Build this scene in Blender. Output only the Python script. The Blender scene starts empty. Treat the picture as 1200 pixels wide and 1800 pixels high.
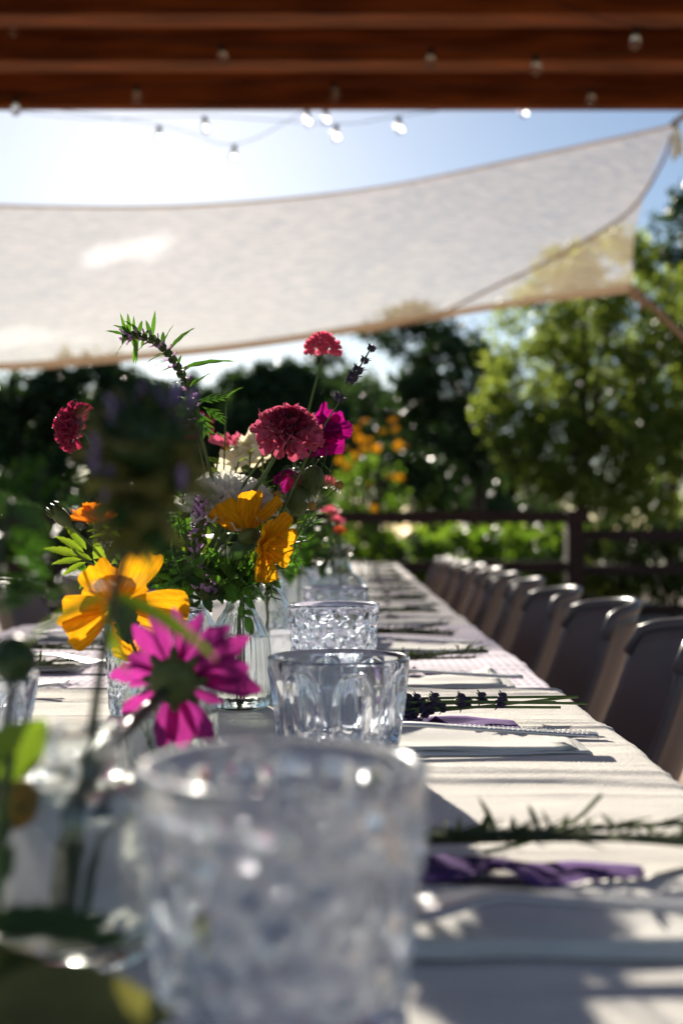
import bpy, math, random
import numpy as np
from mathutils import Vector, Matrix, noise as mnoise
R = random.Random(7)
NR = np.random.RandomState(7)
S = bpy.context.scene
COL = S.collection
PI = math.pi

# ------------------------------------------------------------------ camera, sky, sun, exposure
CAMZ = 0.90
F = 2000.0
def P(x, y, d):
    """a point of the place seen at photo pixel (x, y), d metres down the table"""
    return Vector(((x - 637) / F * d, d, CAMZ + (942 - y) / F * d))
cd = bpy.data.cameras.new('camera'); cam = bpy.data.objects.new('camera', cd); COL.objects.link(cam)
cam.location = (0, 0, CAMZ); cam.rotation_euler = (PI / 2, 0, 0)
cd.sensor_fit = 'VERTICAL'; cd.sensor_height = 36; cd.lens = 40
cd.shift_x = -37 / 1800; cd.shift_y = 42 / 1800
cd.clip_start = 0.02; cd.clip_end = 2000
cd.dof.use_dof = True; cd.dof.focus_distance = 0.86; cd.dof.aperture_fstop = 5.4
S.camera = cam
SUN_EL = math.atan(0.40); SUN_AZ = math.radians(-10.5)     # azimuth from +Y, negative to the left
w = bpy.data.worlds.new('World'); S.world = w; w.use_nodes = True
nt = w.node_tree; nt.nodes.clear()
sky = nt.nodes.new('ShaderNodeTexSky'); sky.sky_type = 'NISHITA'; sky.sun_disc = False
sky.sun_elevation = SUN_EL; sky.sun_rotation = SUN_AZ
sky.air_density = 1.0; sky.dust_density = 0.31; sky.ozone_density = 2.5
bg = nt.nodes.new('ShaderNodeBackground'); bg.inputs['Strength'].default_value = 0.05
wo = nt.nodes.new('ShaderNodeOutputWorld')
def wn(t, **k):
    n = nt.nodes.new(t)
    for a, b in k.items():
        if a in n.inputs: n.inputs[a].default_value = b
        else: setattr(n, a, b)
    return n
tcw = wn('ShaderNodeTexCoord'); src = sky.outputs[0]
nzw = wn('ShaderNodeTexNoise', Scale=26., Detail=6); nt.links.new(tcw.outputs['Generated'], nzw.inputs['Vector'])
for (cx, cz, hx, hz, tilt, amt) in [(-.215, .248, .085, .020, 14, 9.), (-.30, .175, .10, .018, 4, 5.), (-.02, .135, .16, .014, 2, 4.)]:     # small low clouds: a streak behind the sail, two by the treetops
    cdir = Vector((cx, 1, cz)).normalized()
    mpw = wn('ShaderNodeMapping', vector_type='TEXTURE'); nt.links.new(tcw.outputs['Generated'], mpw.inputs[0])
    mpw.inputs['Location'].default_value = cdir; mpw.inputs['Rotation'].default_value = (0, -math.radians(tilt), 0); mpw.inputs['Scale'].default_value = (hx, .3, hz)
    ln = wn('ShaderNodeVectorMath', operation='LENGTH'); nt.links.new(mpw.outputs[0], ln.inputs[0])
    a1 = wn('ShaderNodeMath', operation='SUBTRACT'); a1.inputs[0].default_value = .42; nt.links.new(ln.outputs['Value'], a1.inputs[1])
    a2 = wn('ShaderNodeMath', operation='MULTIPLY_ADD'); nt.links.new(nzw.outputs[0], a2.inputs[0]); a2.inputs[1].default_value = 1.3; nt.links.new(a1.outputs[0], a2.inputs[2])
    mr = wn('ShaderNodeMapRange', interpolation_type='SMOOTHSTEP'); mr.inputs[1].default_value = .45; mr.inputs[2].default_value = .95; nt.links.new(a2.outputs[0], mr.inputs[0])
    mxw = wn('ShaderNodeMix', data_type='RGBA', blend_type='ADD'); nt.links.new(mr.outputs[0], mxw.inputs[0]); nt.links.new(src, mxw.inputs[6]); mxw.inputs[7].default_value = (amt, amt * .93, amt * .84, 1); src = mxw.outputs[2]
nt.links.new(src, bg.inputs[0]); nt.links.new(bg.outputs[0], wo.inputs[0])
sl = bpy.data.lights.new('sun', 'SUN'); sl.energy = 5.0; sl.angle = math.radians(0.53); sl.color = (1, .91, .78)
so = bpy.data.objects.new('sun', sl); COL.objects.link(so)
sdir = Vector((math.sin(SUN_AZ) * math.cos(SUN_EL), math.cos(SUN_AZ) * math.cos(SUN_EL), math.sin(SUN_EL)))
so.rotation_euler = sdir.to_track_quat('Z', 'Y').to_euler(); so.location = sdir * 50
S.view_settings.view_transform = 'Standard'; S.view_settings.look = 'None'
S.view_settings.gamma = 1; S.view_settings.use_curve_mapping = False
S.view_settings.exposure = 1.1
S.render.engine = 'CYCLES'
cy = S.cycles
cy.max_bounces = 18; cy.transmission_bounces = 18; cy.transparent_max_bounces = 24
cy.diffuse_bounces = 4; cy.glossy_bounces = 6
cy.sample_clamp_indirect = 150; cy.blur_glossy = 0.0
cy.use_denoising = True

# ------------------------------------------------------------------ materials
def node(nt, t, **kw):
    n = nt.nodes.new(t)
    for k, v in kw.items():
        if k in n.inputs: n.inputs[k].default_value = v
        else: setattr(n, k, v)
    return n
def M(name, col, rough=.6, var=.18, scale=30., stretch=(1, 1, 1), translucent=0., trans_col=None, bump=0., bscale=200.,
      island=.0, spec=.35, metal=0., col2=None, see=0., coords='Object', detail=4):
    m = bpy.data.materials.new(name); m.use_nodes = True; nt = m.node_tree; nt.nodes.clear(); L = nt.links.new
    out = node(nt, 'ShaderNodeOutputMaterial')
    tc = node(nt, 'ShaderNodeTexCoord'); mp = node(nt, 'ShaderNodeMapping'); mp.inputs['Scale'].default_value = stretch
    L(tc.outputs[coords], mp.inputs[0])
    nz = node(nt, 'ShaderNodeTexNoise', Scale=scale, Detail=detail); L(mp.outputs[0], nz.inputs['Vector'])
    rp = node(nt, 'ShaderNodeValToRGB'); L(nz.outputs[0], rp.inputs[0])
    c2 = col2 or tuple(min(1, c * (1 + var)) for c in col)
    c1 = tuple(c * (1 - var) for c in col)
    rp.color_ramp.elements[0].position = .3; rp.color_ramp.elements[1].position = .7
    rp.color_ramp.elements[0].color = (*c1, 1); rp.color_ramp.elements[1].color = (*c2, 1)
    src = rp.outputs[0]
    if island:
        g = node(nt, 'ShaderNodeNewGeometry'); oi = node(nt, 'ShaderNodeObjectInfo')
        ad = node(nt, 'ShaderNodeMath', operation='ADD'); L(g.outputs['Random Per Island'], ad.inputs[0]); L(oi.outputs['Random'], ad.inputs[1])
        mr = node(nt, 'ShaderNodeMapRange'); mr.inputs[1].default_value = 0; mr.inputs[2].default_value = 2
        mr.inputs[3].default_value = 1 - island; mr.inputs[4].default_value = 1 + island; L(ad.outputs[0], mr.inputs[0])
        hs = node(nt, 'ShaderNodeHueSaturation'); L(mr.outputs[0], hs.inputs['Value']); L(src, hs.inputs['Color'])
        mr2 = node(nt, 'ShaderNodeMapRange'); mr2.inputs[1].default_value = 0; mr2.inputs[2].default_value = 2
        mr2.inputs[3].default_value = .5 + island * .06; mr2.inputs[4].default_value = .5 - island * .06; L(ad.outputs[0], mr2.inputs[0]); L(mr2.outputs[0], hs.inputs['Hue'])
        src = hs.outputs[0]
    b = node(nt, 'ShaderNodeBsdfPrincipled', Roughness=rough, Metallic=metal); b.inputs['Specular IOR Level'].default_value = spec
    L(src, b.inputs['Base Color'])
    if bump:
        n2 = node(nt, 'ShaderNodeTexNoise', Scale=bscale, Detail=5); L(mp.outputs[0], n2.inputs['Vector'])
        bp = node(nt, 'ShaderNodeBump', Strength=bump, Distance=.002); L(n2.outputs[0], bp.inputs['Height']); L(bp.outputs[0], b.inputs['Normal'])
    res = b.outputs[0]
    if translucent:
        t = node(nt, 'ShaderNodeBsdfTranslucent')
        if trans_col:
            mx = node(nt, 'ShaderNodeMix', data_type='RGBA', blend_type='MULTIPLY'); mx.inputs[0].default_value = 1
            L(src, mx.inputs[6]); mx.inputs[7].default_value = (*trans_col, 1); L(mx.outputs[2], t.inputs[0])
        else: L(src, t.inputs[0])
        ms = node(nt, 'ShaderNodeMixShader'); ms.inputs[0].default_value = translucent; L(res, ms.inputs[1]); L(t.outputs[0], ms.inputs[2]); res = ms.outputs[0]
    if see:
        tr = node(nt, 'ShaderNodeBsdfTransparent')
        ms = node(nt, 'ShaderNodeMixShader'); ms.inputs[0].default_value = see; L(res, ms.inputs[1]); L(tr.outputs[0], ms.inputs[2]); res = ms.outputs[0]
    L(res, out.inputs[0])
    return m
def glass(name, col=(.98, .99, 1), ior=1.5, rough=0., clear=.0, bump=0., bscale=120, soft=0.):
    m = bpy.data.materials.new(name); m.use_nodes = True; nt = m.node_tree; nt.nodes.clear(); L = nt.links.new
    out = node(nt, 'ShaderNodeOutputMaterial')
    g = node(nt, 'ShaderNodeBsdfGlass', IOR=ior, Roughness=rough); g.inputs['Color'].default_value = (*col, 1)
    if bump:
        tc = node(nt, 'ShaderNodeTexCoord'); n2 = node(nt, 'ShaderNodeTexNoise', Scale=bscale, Detail=2); L(tc.outputs['Object'], n2.inputs['Vector'])
        bp = node(nt, 'ShaderNodeBump', Strength=bump, Distance=.002); L(n2.outputs[0], bp.inputs['Height']); L(bp.outputs[0], g.inputs['Normal'])
    res = g.outputs[0]
    if soft:
        g2 = node(nt, 'ShaderNodeBsdfGlass', IOR=ior, Roughness=.21); g2.inputs['Color'].default_value = (*col, 1)
        ms = node(nt, 'ShaderNodeMixShader'); ms.inputs[0].default_value = soft; L(res, ms.inputs[1]); L(g2.outputs[0], ms.inputs[2]); res = ms.outputs[0]
    if clear:
        tr = node(nt, 'ShaderNodeBsdfTransparent'); tr.inputs[0].default_value = (*col, 1)
        ms = node(nt, 'ShaderNodeMixShader'); ms.inputs[0].default_value = clear; L(res, ms.inputs[1]); L(tr.outputs[0], ms.inputs[2]); res = ms.outputs[0]
    L(res, out.inputs[0]); return m

MT = {}
MT['glass'] = glass('clear_glass', (.95, .97, 1), rough=.02, clear=.0, soft=.10)
MT['near_glass'] = glass('hammered_glass', (.955, .97, .995), rough=.02, clear=.0, soft=.13)
MT['vase_glass'] = glass('vase_glass', (.97, .99, .985), rough=.02, clear=.0, soft=.18)
MT['water'] = glass('water', (.97, .985, .98), 1.33)
MT['cedar'] = M('stained_cedar', (.17, .042, .010), .5, .6, 2.2, (1, 9, 9), bump=.3, bscale=6, col2=(.30, .085, .018))
MT['fence_wood'] = M('dark_fence_wood', (.035, .014, .010), .7, .4, 4, (1, 8, 8), bump=.3, bscale=20)
MT['sail'] = M('sailcloth', (.37, .305, .22), .9, .30, 10, (1, 1, 8), translucent=.50, see=.42, bump=.5, bscale=120)
MT['sail_hem'] = M('sail_hem', (.52, .41, .30), .9, .1, 60, translucent=.55, see=.15)
MT['rope'] = M('jute_rope', (.42, .29, .18), .9, .25, 80, bump=.5)
MT['linen'] = M('cream_linen', (.78, .75, .69), .95, .05, 40, bump=.9, bscale=900, spec=.1)
MT['white_linen'] = M('white_linen', (.72, .69, .66), .95, .04, 8, bump=.6, bscale=900, spec=.1)
MT['paper'] = M('napkin_paper', (.80, .79, .75), .9, .03, 30, bump=.15, bscale=700, translucent=.2, spec=.1)
MT['purple_paper'] = M('purple_napkin', (.15, .075, .27), .85, .12, 60, bump=.4, bscale=900, translucent=.25, spec=.1)
MT['steel'] = M('stainless_steel', (.52, .53, .55), .36, .04, 40, metal=1.)
MT['chair'] = M('grey_plastic', (.15, .142, .138), .30, .10, 14, translucent=.24, trans_col=(2.2, 1.55, 1.3), spec=.5)
MT['chair_leg'] = M('grey_metal_leg', (.30, .29, .28), .35, .05, 20, metal=.8)
MT['table'] = M('table_board', (.3, .22, .15), .7, .2, 12)
MT['socket'] = M('bulb_socket', (.03, .03, .03), .5, .1, 20)
MT['bulb'] = glass('bulb_glass', (.98, .98, .98), 1.45, clear=.15, soft=.2)
MT['filament'] = M('filament', (.5, .4, .3), .3, .1, 20, metal=.6)
MT['wire'] = M('black_wire', (.02, .02, .02), .6, .1, 20)
MT['bark'] = M('bark', (.075, .055, .04), .9, .4, 6, (1, 1, .25), bump=.8, bscale=14)
LK = dict(rough=.42, var=.35, scale=3, island=.45, spec=.35)
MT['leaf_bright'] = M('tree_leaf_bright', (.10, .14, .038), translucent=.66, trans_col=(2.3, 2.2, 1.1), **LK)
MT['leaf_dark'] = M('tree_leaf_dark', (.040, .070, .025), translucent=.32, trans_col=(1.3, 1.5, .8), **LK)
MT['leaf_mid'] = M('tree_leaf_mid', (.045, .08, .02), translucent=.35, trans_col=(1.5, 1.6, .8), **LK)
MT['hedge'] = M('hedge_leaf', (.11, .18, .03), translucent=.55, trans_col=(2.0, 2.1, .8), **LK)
FK = dict(rough=.45, var=.25, scale=60, island=.25, spec=.35)
MT['stem'] = M('flower_stem', (.10, .16, .045), translucent=.25, trans_col=(1.3, 1.4, .8), **FK)
MT['stem_dark'] = M('dark_stem', (.045, .06, .03), translucent=.1, **FK)
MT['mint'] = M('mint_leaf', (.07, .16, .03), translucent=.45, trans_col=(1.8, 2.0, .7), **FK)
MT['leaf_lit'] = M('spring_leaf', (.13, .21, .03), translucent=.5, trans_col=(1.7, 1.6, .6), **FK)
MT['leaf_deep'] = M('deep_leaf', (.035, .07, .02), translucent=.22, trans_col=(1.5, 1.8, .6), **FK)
MT['balm_leaf'] = M('bee_balm_leaf', (.16, .16, .06), translucent=.45, trans_col=(1.5, 1.4, .7), **FK)
MT['rosemary'] = M('rosemary_leaf', (.08, .11, .035), translucent=.2, rough=.75, var=.3, scale=60, island=.3, spec=.1)
MT['lav_bud'] = M('lavender_bud', (.07, .05, .10), translucent=.3, **FK)
MT['scab'] = M('scabiosa_petal', (.25, .02, .06), translucent=.45, trans_col=(1.5, 1.2, 1.2), **FK)
MT['scab_pale'] = M('pale_scabiosa_petal', (.46, .10, .17), translucent=.45, trans_col=(1.3, 1.1, 1.1), **FK)
MT['scab_pink'] = M('pink_scabiosa_petal', (.62, .12, .19), translucent=.5, trans_col=(1.3, 1.1, 1.1), **FK)
MT['scab_core'] = M('scabiosa_core', (.14, .012, .03), translucent=.2, **FK)
MT['magenta'] = M('magenta_petal', (0.22, 0.005, 0.12), translucent=0.5, trans_col=(1.9, 1.2, 1.6), rough=.55, var=0.35, scale=3, stretch=(1, 9, 1), bump=.6, bscale=3, island=.16, spec=.06)
MT['cosmos'] = M('cosmos_petal', (0.25, 0.022, 0.15), translucent=0.6, trans_col=(1.5, 1.4, 1.5), rough=.55, var=0.3, scale=3, stretch=(1, 9, 1), bump=.6, bscale=3, island=.16, spec=.06)
MT['yellow'] = M('yellow_petal', (.64, .32, .008), translucent=0.5, trans_col=(1.3, 1.15, 1.0), rough=.55, var=0.28, scale=3, stretch=(1, 9, 1), bump=.6, bscale=3, island=.16, spec=.06)
MT['orange'] = M('orange_petal', (0.7, 0.22, 0.01), translucent=0.5, trans_col=(1.2, 1.1, 1), rough=.55, var=0.25, scale=3, stretch=(1, 9, 1), bump=.6, bscale=3, island=.16, spec=.06)
MT['red_orange'] = M('coral_petal', (.70, .09, .03), translucent=.5, **FK)
MT['white_petal'] = M('white_petal', (.75, .74, .66), translucent=.55, rough=.5, var=.06, scale=40, island=.08, spec=.3)
MT['cream_petal'] = M('cream_petal', (.78, .72, .52), translucent=.5, rough=.5, var=.08, scale=40, island=.08, spec=.3)
MT['lilac'] = M('lilac_petal', (.52, .30, .55), translucent=.5, **FK)
MT['balm'] = M('bee_balm_petal', (.34, .24, .48), translucent=.4, **FK)
MT['pollen'] = M('flower_centre', (.48, .26, .02), rough=.8, var=.35, scale=500, bump=.8, bscale=900)
MT['brown_bud'] = M('brown_bud', (.30, .17, .03), rough=.8, var=.35, scale=700, bump=.8, bscale=1200)
MT['calyx'] = M('calyx', (.09, .12, .03), translucent=.25, **FK)

def checked(name):
    m = bpy.data.materials.new(name); m.use_nodes = True; nt = m.node_tree; nt.nodes.clear(); L = nt.links.new
    out = node(nt, 'ShaderNodeOutputMaterial'); b = node(nt, 'ShaderNodeBsdfPrincipled', Roughness=.95); b.inputs['Specular IOR Level'].default_value = .1
    tc = node(nt, 'ShaderNodeTexCoord'); sx = node(nt, 'ShaderNodeSeparateXYZ'); L(tc.outputs['Object'], sx.inputs[0])
    def stripe(o, period, duty):
        a = node(nt, 'ShaderNodeMath', operation='DIVIDE'); L(o, a.inputs[0]); a.inputs[1].default_value = period
        f = node(nt, 'ShaderNodeMath', operation='FRACT'); L(a.outputs[0], f.inputs[0])
        l = node(nt, 'ShaderNodeMath', operation='LESS_THAN'); L(f.outputs[0], l.inputs[0]); l.inputs[1].default_value = duty
        return l.outputs[0]
    a = stripe(sx.outputs[0], .0095, .5); c = stripe(sx.outputs[1], .022, .45)
    mu = node(nt, 'ShaderNodeMath', operation='MULTIPLY'); L(a, mu.inputs[0]); L(c, mu.inputs[1])
    ad = node(nt, 'ShaderNodeMath', operation='MULTIPLY_ADD'); L(a, ad.inputs[0]); ad.inputs[1].default_value = .15; L(mu.outputs[0], ad.inputs[2])
    mx = node(nt, 'ShaderNodeMix', data_type='RGBA'); L(ad.outputs[0], mx.inputs[0]); mx.inputs[6].default_value = (.76, .70, .75, 1); mx.inputs[7].default_value = (.44, .38, .52, 1)
    L(mx.outputs[2], b.inputs[0])
    n2 = node(nt, 'ShaderNodeTexNoise', Scale=900, Detail=3); L(tc.outputs['Object'], n2.inputs['Vector'])
    bp = node(nt, 'ShaderNodeBump', Strength=.3, Distance=.002); L(n2.outputs[0], bp.inputs['Height']); L(bp.outputs[0], b.inputs['Normal'])
    L(b.outputs[0], out.inputs[0]); return m
MT['check'] = checked('lilac_check_cotton')

# ------------------------------------------------------------------ helpers
class MB:
    def __init__(s): s.v = []; s.f = []
    def add(s, v, f):
        o = len(s.v); s.v += [tuple(p) for p in v]; s.f += [tuple(i + o for i in q) for q in f]; return s
    def box(s, c, sz, rot=None):
        c = Vector(c); h = Vector(sz) / 2
        vs = [Vector((sx * h.x, sy * h.y, sz_ * h.z)) for sz_ in (-1, 1) for sy in (-1, 1) for sx in (-1, 1)]
        if rot is not None: vs = [rot @ q for q in vs]
        return s.add([q + c for q in vs], [(0, 2, 3, 1), (4, 5, 7, 6), (0, 1, 5, 4), (2, 6, 7, 3), (0, 4, 6, 2), (1, 3, 7, 5)])
    def tube(s, pts, rad, n=6, cap=True):
        pts = [Vector(p) for p in pts]; m = len(pts)
        if not hasattr(rad, '__len__'): rad = [rad] * m
        vs = []; fs = []; up = None
        for i, p in enumerate(pts):
            t = (pts[min(i + 1, m - 1)] - pts[max(i - 1, 0)])
            t = t.normalized() if t.length > 1e-9 else Vector((0, 0, 1))
            if up is None: up = t.orthogonal().normalized()
            up = (up - t * up.dot(t)); up = up.normalized() if up.length > 1e-6 else t.orthogonal().normalized()
            bi = t.cross(up)
            for k in range(n):
                a = 2 * PI * k / n; vs.append(p + (up * math.cos(a) + bi * math.sin(a)) * rad[i])
        for i in range(m - 1):
            for k in range(n):
                a = i * n + k; b = i * n + (k + 1) % n; fs.append((a, b, b + n, a + n))
        if cap: fs.append(tuple(range(n - 1, -1, -1))); fs.append(tuple(range((m - 1) * n, m * n)))
        return s.add(vs, fs)
    def ball(s, c, r, nu=8, nv=6, rot=None):
        c = Vector(c); r = Vector(r) if hasattr(r, '__len__') else Vector((r, r, r)); vs = []; fs = []
        vs.append(Vector((0, 0, -r.z)))
        for j in range(1, nv):
            b = -PI / 2 + PI * j / nv
            for i in range(nu):
                a = 2 * PI * i / nu; vs.append(Vector((math.cos(a) * math.cos(b) * r.x, math.sin(a) * math.cos(b) * r.y, math.sin(b) * r.z)))
        vs.append(Vector((0, 0, r.z)))
        for i in range(nu): fs.append((0, 1 + (i + 1) % nu, 1 + i))
        for j in range(nv - 2):
            for i in range(nu):
                a = 1 + j * nu + i; b = 1 + j * nu + (i + 1) % nu; fs.append((a, b, b + nu, a + nu))
        t = len(vs) - 1; o = 1 + (nv - 2) * nu
        for i in range(nu): fs.append((o + i, o + (i + 1) % nu, t))
        if rot is not None: vs = [rot @ q for q in vs]
        return s.add([q + c for q in vs], fs)
    def data(s, name, mat, smooth=True): return mk(name, s.v, s.f, mat, smooth)
def mk(name, v, f, mat, smooth=True):
    me = bpy.data.meshes.new(name); me.from_pydata([tuple(p) for p in v], [], f)
    if smooth and len(me.polygons): me.polygons.foreach_set('use_smooth', [True] * len(me.polygons))
    me.materials.append(MT[mat] if isinstance(mat, str) else mat); me.update(); return me
def ob(name, data, parent=None, mat=None, loc=None):
    o = bpy.data.objects.new(name, data); COL.objects.link(o)
    if parent is not None: o.parent = parent
    if mat is not None: o.matrix_basis = mat
    elif loc is not None: o.location = loc
    return o
def tag(o, label, cat, group=None):
    o['label'] = label; o['category'] = cat
    if group: o['group'] = group
    return o
def thing(name, loc, label, cat, group=None, rz=0):
    o = bpy.data.objects.new(name, None); COL.objects.link(o); o.location = loc; o.rotation_euler.z = rz
    o.empty_display_size = .05
    return tag(o, label, cat, group)
def struct(o, kind='structure'): o['kind'] = kind; return o
def kids(o): return [c for c in bpy.data.objects if c.parent == o]
def copy_tree(o, parent=None, ch=None):
    c = o.copy(); COL.objects.link(c)
    if parent is not None: c.parent = parent
    for k in ch[o.name] if ch and o.name in ch else []: copy_tree(k, c, ch)
    return c
def tree_map(o):
    ch = {}
    for c in o.children_recursive: ch.setdefault(c.parent.name, []).append(c)
    return ch
def spline(pts, n=8):
    p = [Vector(q) for q in pts]
    if len(p) < 3: return [p[0].lerp(p[-1], i / n) for i in range(n + 1)]
    p = [p[0] * 2 - p[1]] + p + [p[-1] * 2 - p[-2]]; out = []
    for i in range(1, len(p) - 2):
        for k in range(n):
            t = k / n
            out.append(.5 * ((2 * p[i]) + (p[i + 1] - p[i - 1]) * t + (2 * p[i - 1] - 5 * p[i] + 4 * p[i + 1] - p[i + 2]) * t * t + (3 * p[i] - p[i - 1] - 3 * p[i + 1] + p[i + 2]) * t ** 3))
    out.append(p[-2]); return out
def frame(z, x=None):
    """3x3 with Z along z and X as near x as it can be"""
    z = Vector(z).normalized(); x = Vector(x) if x is not None else z.orthogonal()
    x = x - z * x.dot(z)
    x = x.normalized() if x.length > 1e-6 else z.orthogonal().normalized()
    y = z.cross(x); return Matrix((x, y, z)).transposed()
def pose(loc, rot3, sc=1.):
    return Matrix.Translation(loc) @ rot3.to_4x4() @ Matrix.Diagonal((sc, sc, sc, 1))
def shell(grid, th):
    """closed solid of a grid of points with thickness th"""
    nu, nv = len(grid), len(grid[0]); g = np.array([[tuple(q) for q in r] for r in grid])
    du = np.gradient(g, axis=0); dv = np.gradient(g, axis=1); n = np.cross(du, dv); n /= np.linalg.norm(n, axis=2, keepdims=True) + 1e-12
    a = (g + n * th / 2).reshape(-1, 3); b = (g - n * th / 2).reshape(-1, 3); N = nu * nv; fs = []
    for i in range(nu - 1):
        for j in range(nv - 1):
            k = i * nv + j; q = (k, k + nv, k + nv + 1, k + 1); fs.append(q); fs.append(tuple(N + t for t in reversed(q)))
    for i in range(nu - 1):
        for j in (0, nv - 1):
            k = i * nv + j; q = (k, k + nv, k + nv + N, k + N); fs.append(q if j else q[::-1])
    for j in range(nv - 1):
        for i in (0, nu - 1):
            k = i * nv + j; q = (k, k + 1, k + 1 + N, k + N); fs.append(q[::-1] if i else q)
    return [tuple(p) for p in np.concatenate([a, b])], fs

# ------------------------------------------------------------------ ground
def sheet(name, x0, x1, y0, y1, z, mat):
    return struct(ob(name, mk(name, [(x0, y0, z), (x1, y0, z), (x1, y1, z), (x0, y1, z)], [(0, 1, 2, 3)], mat, False)))
MT['field'] = M('field', (.07, .10, .03), .95, .35, .25, col2=(.14, .15, .05), bump=.6, bscale=5)
MT['paving'] = M('pink_paving', (.40, .27, .20), .9, .18, 1.5, bump=.5, bscale=60)
MT['lawn'] = M('lawn', (.07, .11, .025), .95, .3, 3, bump=.7, bscale=90)
MT['dirt'] = M('dirt', (.19, .13, .09), .95, .35, 1.2, bump=.7, bscale=30)
sheet('ground', -900, 900, -60, 1500, 0, 'field')
sheet('dirt_yard', -14, 16, -8, 22, .004, 'dirt')
sheet('paved_terrace', -7, 7, -7, 7.35, .008, 'paving')
sheet('lawn_strip', -14, 16, 7.4, 8.1, .008, 'lawn')

# ------------------------------------------------------------------ pergola
pg = thing('pergola', (0, 1.5, 0), 'reddish brown stained wooden pergola spanning above the long table', 'pergola')
ZB = 2.80
ys = [4.145, 4.555, 5.04]
raf = [(ys[0], .115), (ys[1], .115), (ys[2], .05)] + [(4.145 - .43 * k, .115) for k in range(1, 13)]
for y, t in raf:
    mb = MB(); mb.box((0, 0, .11), (6.4, t, .22))
    o = ob('rafter', mb.data('rafter', 'cedar', False), pg, loc=(0, y + t / 2 - 1.5, ZB))
    bv = o.modifiers.new('edge', 'BEVEL'); bv.width = .006; bv.segments = 2
for k in range(2):  # unseen boards, added to block sky light and darken the front rafter faces
    mb = MB(); mb.box((0, 0, .012), (6.5, .93, .024)); ob('roof_board', mb.data('roof_board', 'cedar', False), pg, loc=(0, 4.61 - .94 * k - 1.5, ZB + .222))
for sx in (-2.9, 2.9):
    mb = MB(); mb.box((0, 0, .12), (.12, 7.2, .24)); ob('side_beam', mb.data('side_beam', 'cedar', False), pg, loc=(sx, .5, ZB - .243))
    for yy in (-2.6, 1.0, 3.75):
        mb = MB(); mb.box((0, 0, 0), (.14, .14, ZB - .25)); ob('post', mb.data('post', 'cedar', False), pg, loc=(sx, yy, (ZB - .25) / 2 + .004))

# ------------------------------------------------------------------ string lights
bulb_prof = [(.011, -.012), (.014, -.022), (.019, -.034), (.0205, -.045), (.018, -.056), (.011, -.064), (.003, -.067)]
def lathe(prof, n=16, close=False):
    vs = []; fs = []
    for r, z in prof:
        for k in range(n): a = 2 * PI * k / n; vs.append((r * math.cos(a), r * math.sin(a), z))
    for i in range(len(prof) - 1):
        for k in range(n):
            a = i * n + k; b = i * n + (k + 1) % n; fs.append((a, b, b + n, a + n))
    fs.append(tuple(range(n - 1, -1, -1))); fs.append(tuple(range((len(prof) - 1) * n, len(prof) * n)))
    return vs, fs
bulb_me = mk('bulb', *lathe(bulb_prof[::-1], 12), 'bulb')
sock_me = mk('socket', *lathe([(.0105, -.016), (.0125, -.012), (.0125, .012), (.006, .016)], 10), 'socket')
fil_me = MB().tube([(0, 0, -.018), (.004, 0, -.036), (-.004, 0, -.044), (.003, 0, -.05)], .0016, 5).data('filament', 'filament')
strings = [
    ('string of clear bulbs sagging under the middle rafter', [(-60, 15), (22, 36), (390, 86), (757, 92), (940, 104), (1260, 100)], 4.42, [1, 2, 3, 4]),
    ('string of clear bulbs strung in front of the last rafter', [(-80, 180), (28, 178), (240, 158), (587, 153), (1038, 162), (1116, 140), (1280, 120)], 4.92, [1, 2, 3, 4]),
    ('string of clear bulbs hanging lowest in the open sky', [(-120, 178), (130, 215), (360, 212), (590, 226), (700, 212), (918, 184), (1300, 150)], 5.35, [2, 3, 4, 5]),
    ('string of clear bulbs behind the last rafter above the sail', [(-120, 170), (280, 228), (412, 262), (540, 202), (572, 198), (800, 190), (1300, 160)], 5.7, [1, 2, 3, 4]),
    ('short string of clear bulbs under the nearer rafter', [(900, -20), (1116, 55), (1300, 40)], 4.0, [1])]
for lab, pts, d, bl in strings:
    base = P(*pts[0], d)
    t = thing('string_light', base, lab, 'string lights', 'bulb strings under the pergola')
    q = [P(x, y - 8, d) - base for x, y in pts]
    ob('wire', MB().tube(spline(q, 8), .0020, 5).data('wire', 'wire'), t)
    for i in bl:
        b = ob('bulb', bulb_me, t, pose(q[i] - Vector((0, 0, .016)), Matrix.Rotation(R.uniform(-.15, .15), 3, 'Y'), 1.0))
        ob('socket', sock_me, b); ob('filament', fil_me, b)

# ------------------------------------------------------------------ shade sail
def interp(tab, x):
    xs = [a for a, _ in tab]; return float(np.interp(x, xs, [b for _, b in tab]))
def smooth_tab(tab):
    s = spline([(x, y, 0) for x, y in tab], 10); return [(p.x, p.y) for p in s]
top = smooth_tab([(-700, 300), (-300, 345), (0, 360), (270, 363), (500, 349), (700, 323), (900, 281), (1100, 238), (1186, 218)])
bot = smooth_tab([(-700, 640), (-300, 652), (0, 652), (150, 642), (400, 618), (640, 583), (900, 540), (1030, 524), (1112, 514)])
sb = P(600, 520, 7)
sail = thing('shade_sail', sb, 'pale see-through shade cloth slung across between the pergola and the trees', 'shade sail')
grid = []; NU, NV = 90, 26
def sail_pt(u, v):
    xt = -700 + (1186 + 700) * u; xb = -700 + (1112 + 700) * u
    a = P(xt, interp(top, xt), 6.6); b = P(xb, interp(bot, xb), 7.4)
    p = a.lerp(b, v)
    edge = math.sin(PI * v)
    p.x -= .10 * edge * max(0, (u - .9) / .1) ** 2 * -1 * -.6
    p.y += edge * .05 * math.sin(5 * u * 3 + v) + .03 * math.sin(u * 40 + v * 6) * edge + edge * .12
    p.z -= .02 * edge * math.sin(u * 23)
    return p - sb
for i in range(NU):
    grid.append([sail_pt(i / (NU - 1), j / (NV - 1)) for j in range(NV)])
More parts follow.
